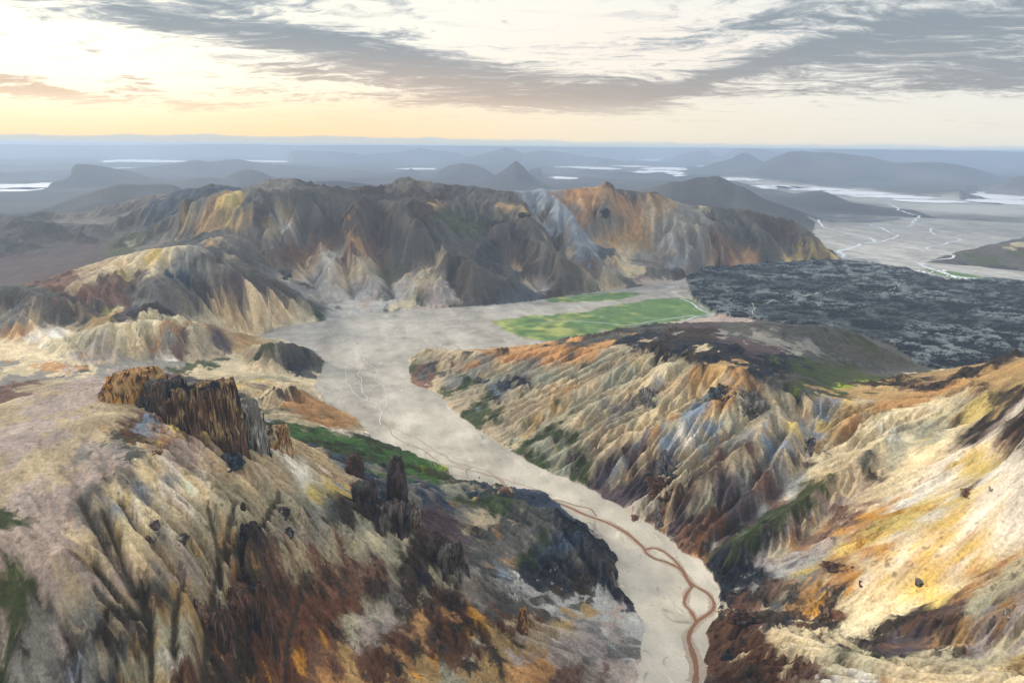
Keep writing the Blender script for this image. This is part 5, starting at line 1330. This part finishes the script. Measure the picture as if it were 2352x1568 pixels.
# crags along the summit rim of the mountain
for k, (a, b, c, d, lab, cols) in enumerate(((1192, 1218, 464, 500, 'dark knob on the brow of the middle spur', 'KVD'),
    (1365, 1400, 484, 500, 'purple black rocks set in the orange face', 'PDK'), (1120, 1160, 500, 560, 'dark broken buttress in the mountain hollow', 'KPV'), (640, 668, 622, 640, 'small black outcrop low on the mountain gully', 'KV'))):
    R_('rock_outcrop', lab, 'rock', a, b, c, d, cols, None, 0.5, seed=110 + k, box=2.6, lie=True)

# ------------------------------------------------------------------ the camp by the lava edge
def simple_mat(name, col, rough=0.6):
    m = bpy.data.materials.new(name); m.use_nodes = True
    N = m.node_tree.nodes; bs = N['Principled BSDF']; bs.inputs['Roughness'].default_value = rough
    n = N.new('ShaderNodeTexNoise'); n.inputs['Scale'].default_value = 1.5
    r = N.new('ShaderNodeMix'); r.data_type = 'RGBA'; m.node_tree.links.new(n.outputs[0], r.inputs[0])
    r.inputs[6].default_value = (*[c * 0.85 for c in col], 1); r.inputs[7].default_value = (*col, 1)
    m.node_tree.links.new(r.outputs[2], bs.inputs['Base Color'])
    return m
M_TENT = simple_mat('white_canvas', (0.85, 0.86, 0.86)); M_DOOR = simple_mat('grey_canvas', (0.3, 0.32, 0.35))
def make_tent():
    root = bpy.data.objects.new('tent', None); COL.objects.link(root)
    bm = bmesh.new(); L_, W_, T_ = 4.2, 3.0, 2.9; rows = []
    for k in range(9):
        x = -L_ + 2 * L_ * k / 8; sag = 1 - 0.10 * math.sin(math.pi * k / 8); e = 0.55 if k in (0, 8) else 1
        rows.append([bm.verts.new((x, y * (1 if abs(y) > 0 else 1), z)) for y, z in ((-W_, 0), (-W_ * 0.72, 1.1 * e), (-W_ * 0.3, 2.3 * sag * e), (0, T_ * sag * e), (W_ * 0.3, 2.3 * sag * e), (W_ * 0.72, 1.1 * e), (W_, 0))])
    for a, b in zip(rows[:-1], rows[1:]):
        for q in range(6): bm.faces.new((a[q], b[q], b[q + 1], a[q + 1]))
    bm.faces.new(rows[0]); bm.faces.new(rows[-1][::-1])
    bmesh.ops.recalc_face_normals(bm, faces=bm.faces[:])
    me = bpy.data.meshes.new('canopy'); bm.to_mesh(me); bm.free(); me.materials.append(M_TENT)
    o = bpy.data.objects.new('canopy', me); COL.objects.link(o); o.parent = root
    bm = bmesh.new(); vs = [bm.verts.new(p) for p in ((-L_ - .06, -.8, 0), (-L_ - .06, .8, 0), (-L_ - .02, .25, 1.25), (-L_ - .02, -.25, 1.25), (-L_ - .16, -.8, 0), (-L_ - .16, .8, 0), (-L_ - .12, .25, 1.25), (-L_ - .12, -.25, 1.25))]
    for f in ((0, 1, 2, 3), (7, 6, 5, 4), (0, 4, 5, 1), (1, 5, 6, 2), (2, 6, 7, 3), (3, 7, 4, 0)): bm.faces.new([vs[k] for k in f])
    me = bpy.data.meshes.new('door'); bm.to_mesh(me); bm.free(); me.materials.append(M_DOOR)
    d = bpy.data.objects.new('door', me); COL.objects.link(d); d.parent = root
    root['category'] = 'tent'; root['label'] = 'white tent in the camp between green meadow and lava edge'; root['group'] = 'white tents of the camp at the lava edge'
    return root
tent0 = make_tent(); rs = np.random.RandomState(12)
spots = [(2100 + 75 * rs.rand(), 621.5 + 6.5 * rs.rand()) for _ in range(16)] + [(2160 + 72 * q + 6 * rs.rand(), 630 + 12 * q + 3 * rs.rand()) for q in rs.rand(14)]
for k, (u, v) in enumerate(spots):
    if k == 0: t_ = tent0
    else:
        t_ = tent0.copy(); COL.objects.link(t_)
        for ch in list(tent0.children):
            c_ = ch.copy(); COL.objects.link(c_); c_.parent = t_
    x, y, z = loc(u, v, 0.0)[:3]
    t_.location = (x, y, ground_at(x, y)); t_.rotation_euler = (0, 0, rs.uniform(0, 3.14)); s_ = rs.uniform(0.8, 1.2); t_.scale = (s_, s_, s_)
print('rocks', time.time() - T0)
# ------------------------------------------------------------------ the air between here and the horizon
def haze():
    bm = __import__('bmesh').new()
    S = 165000.0
    z0, z1 = -60.0, 480.0
    vs = [bm.verts.new(p) for p in ((-S, -3000, z0), (S, -3000, z0), (S, S, z0), (-S, S, z0), (-S, -3000, z1), (S, -3000, z1), (S, S, z1), (-S, S, z1))]
    for f in ((0, 3, 2, 1), (4, 5, 6, 7), (0, 1, 5, 4), (1, 2, 6, 5), (2, 3, 7, 6), (3, 0, 4, 7)): bm.faces.new([vs[k] for k in f])
    me = bpy.data.meshes.new('haze'); bm.to_mesh(me); bm.free()
    m = bpy.data.materials.new('hazy_air'); m.use_nodes = True
    nt = m.node_tree; nt.nodes.clear()
    o = nt.nodes.new('ShaderNodeOutputMaterial'); v = nt.nodes.new('ShaderNodeVolumePrincipled')
    v.inputs['Color'].default_value = (0.54, 0.68, 0.88, 1)
    v.inputs['Density'].default_value = HAZE
    v.inputs['Anisotropy'].default_value = 0.35
    nt.links.new(v.outputs[0], o.inputs['Volume'])
    me.materials.append(m)
    ob = bpy.data.objects.new('haze', me); COL.objects.link(ob); ob['kind'] = 'stuff'
    ob['label'] = 'thin blue evening haze lying over the whole landscape out to the horizon'
    ob['category'] = 'haze'
HAZE = 6.3e-5
haze()
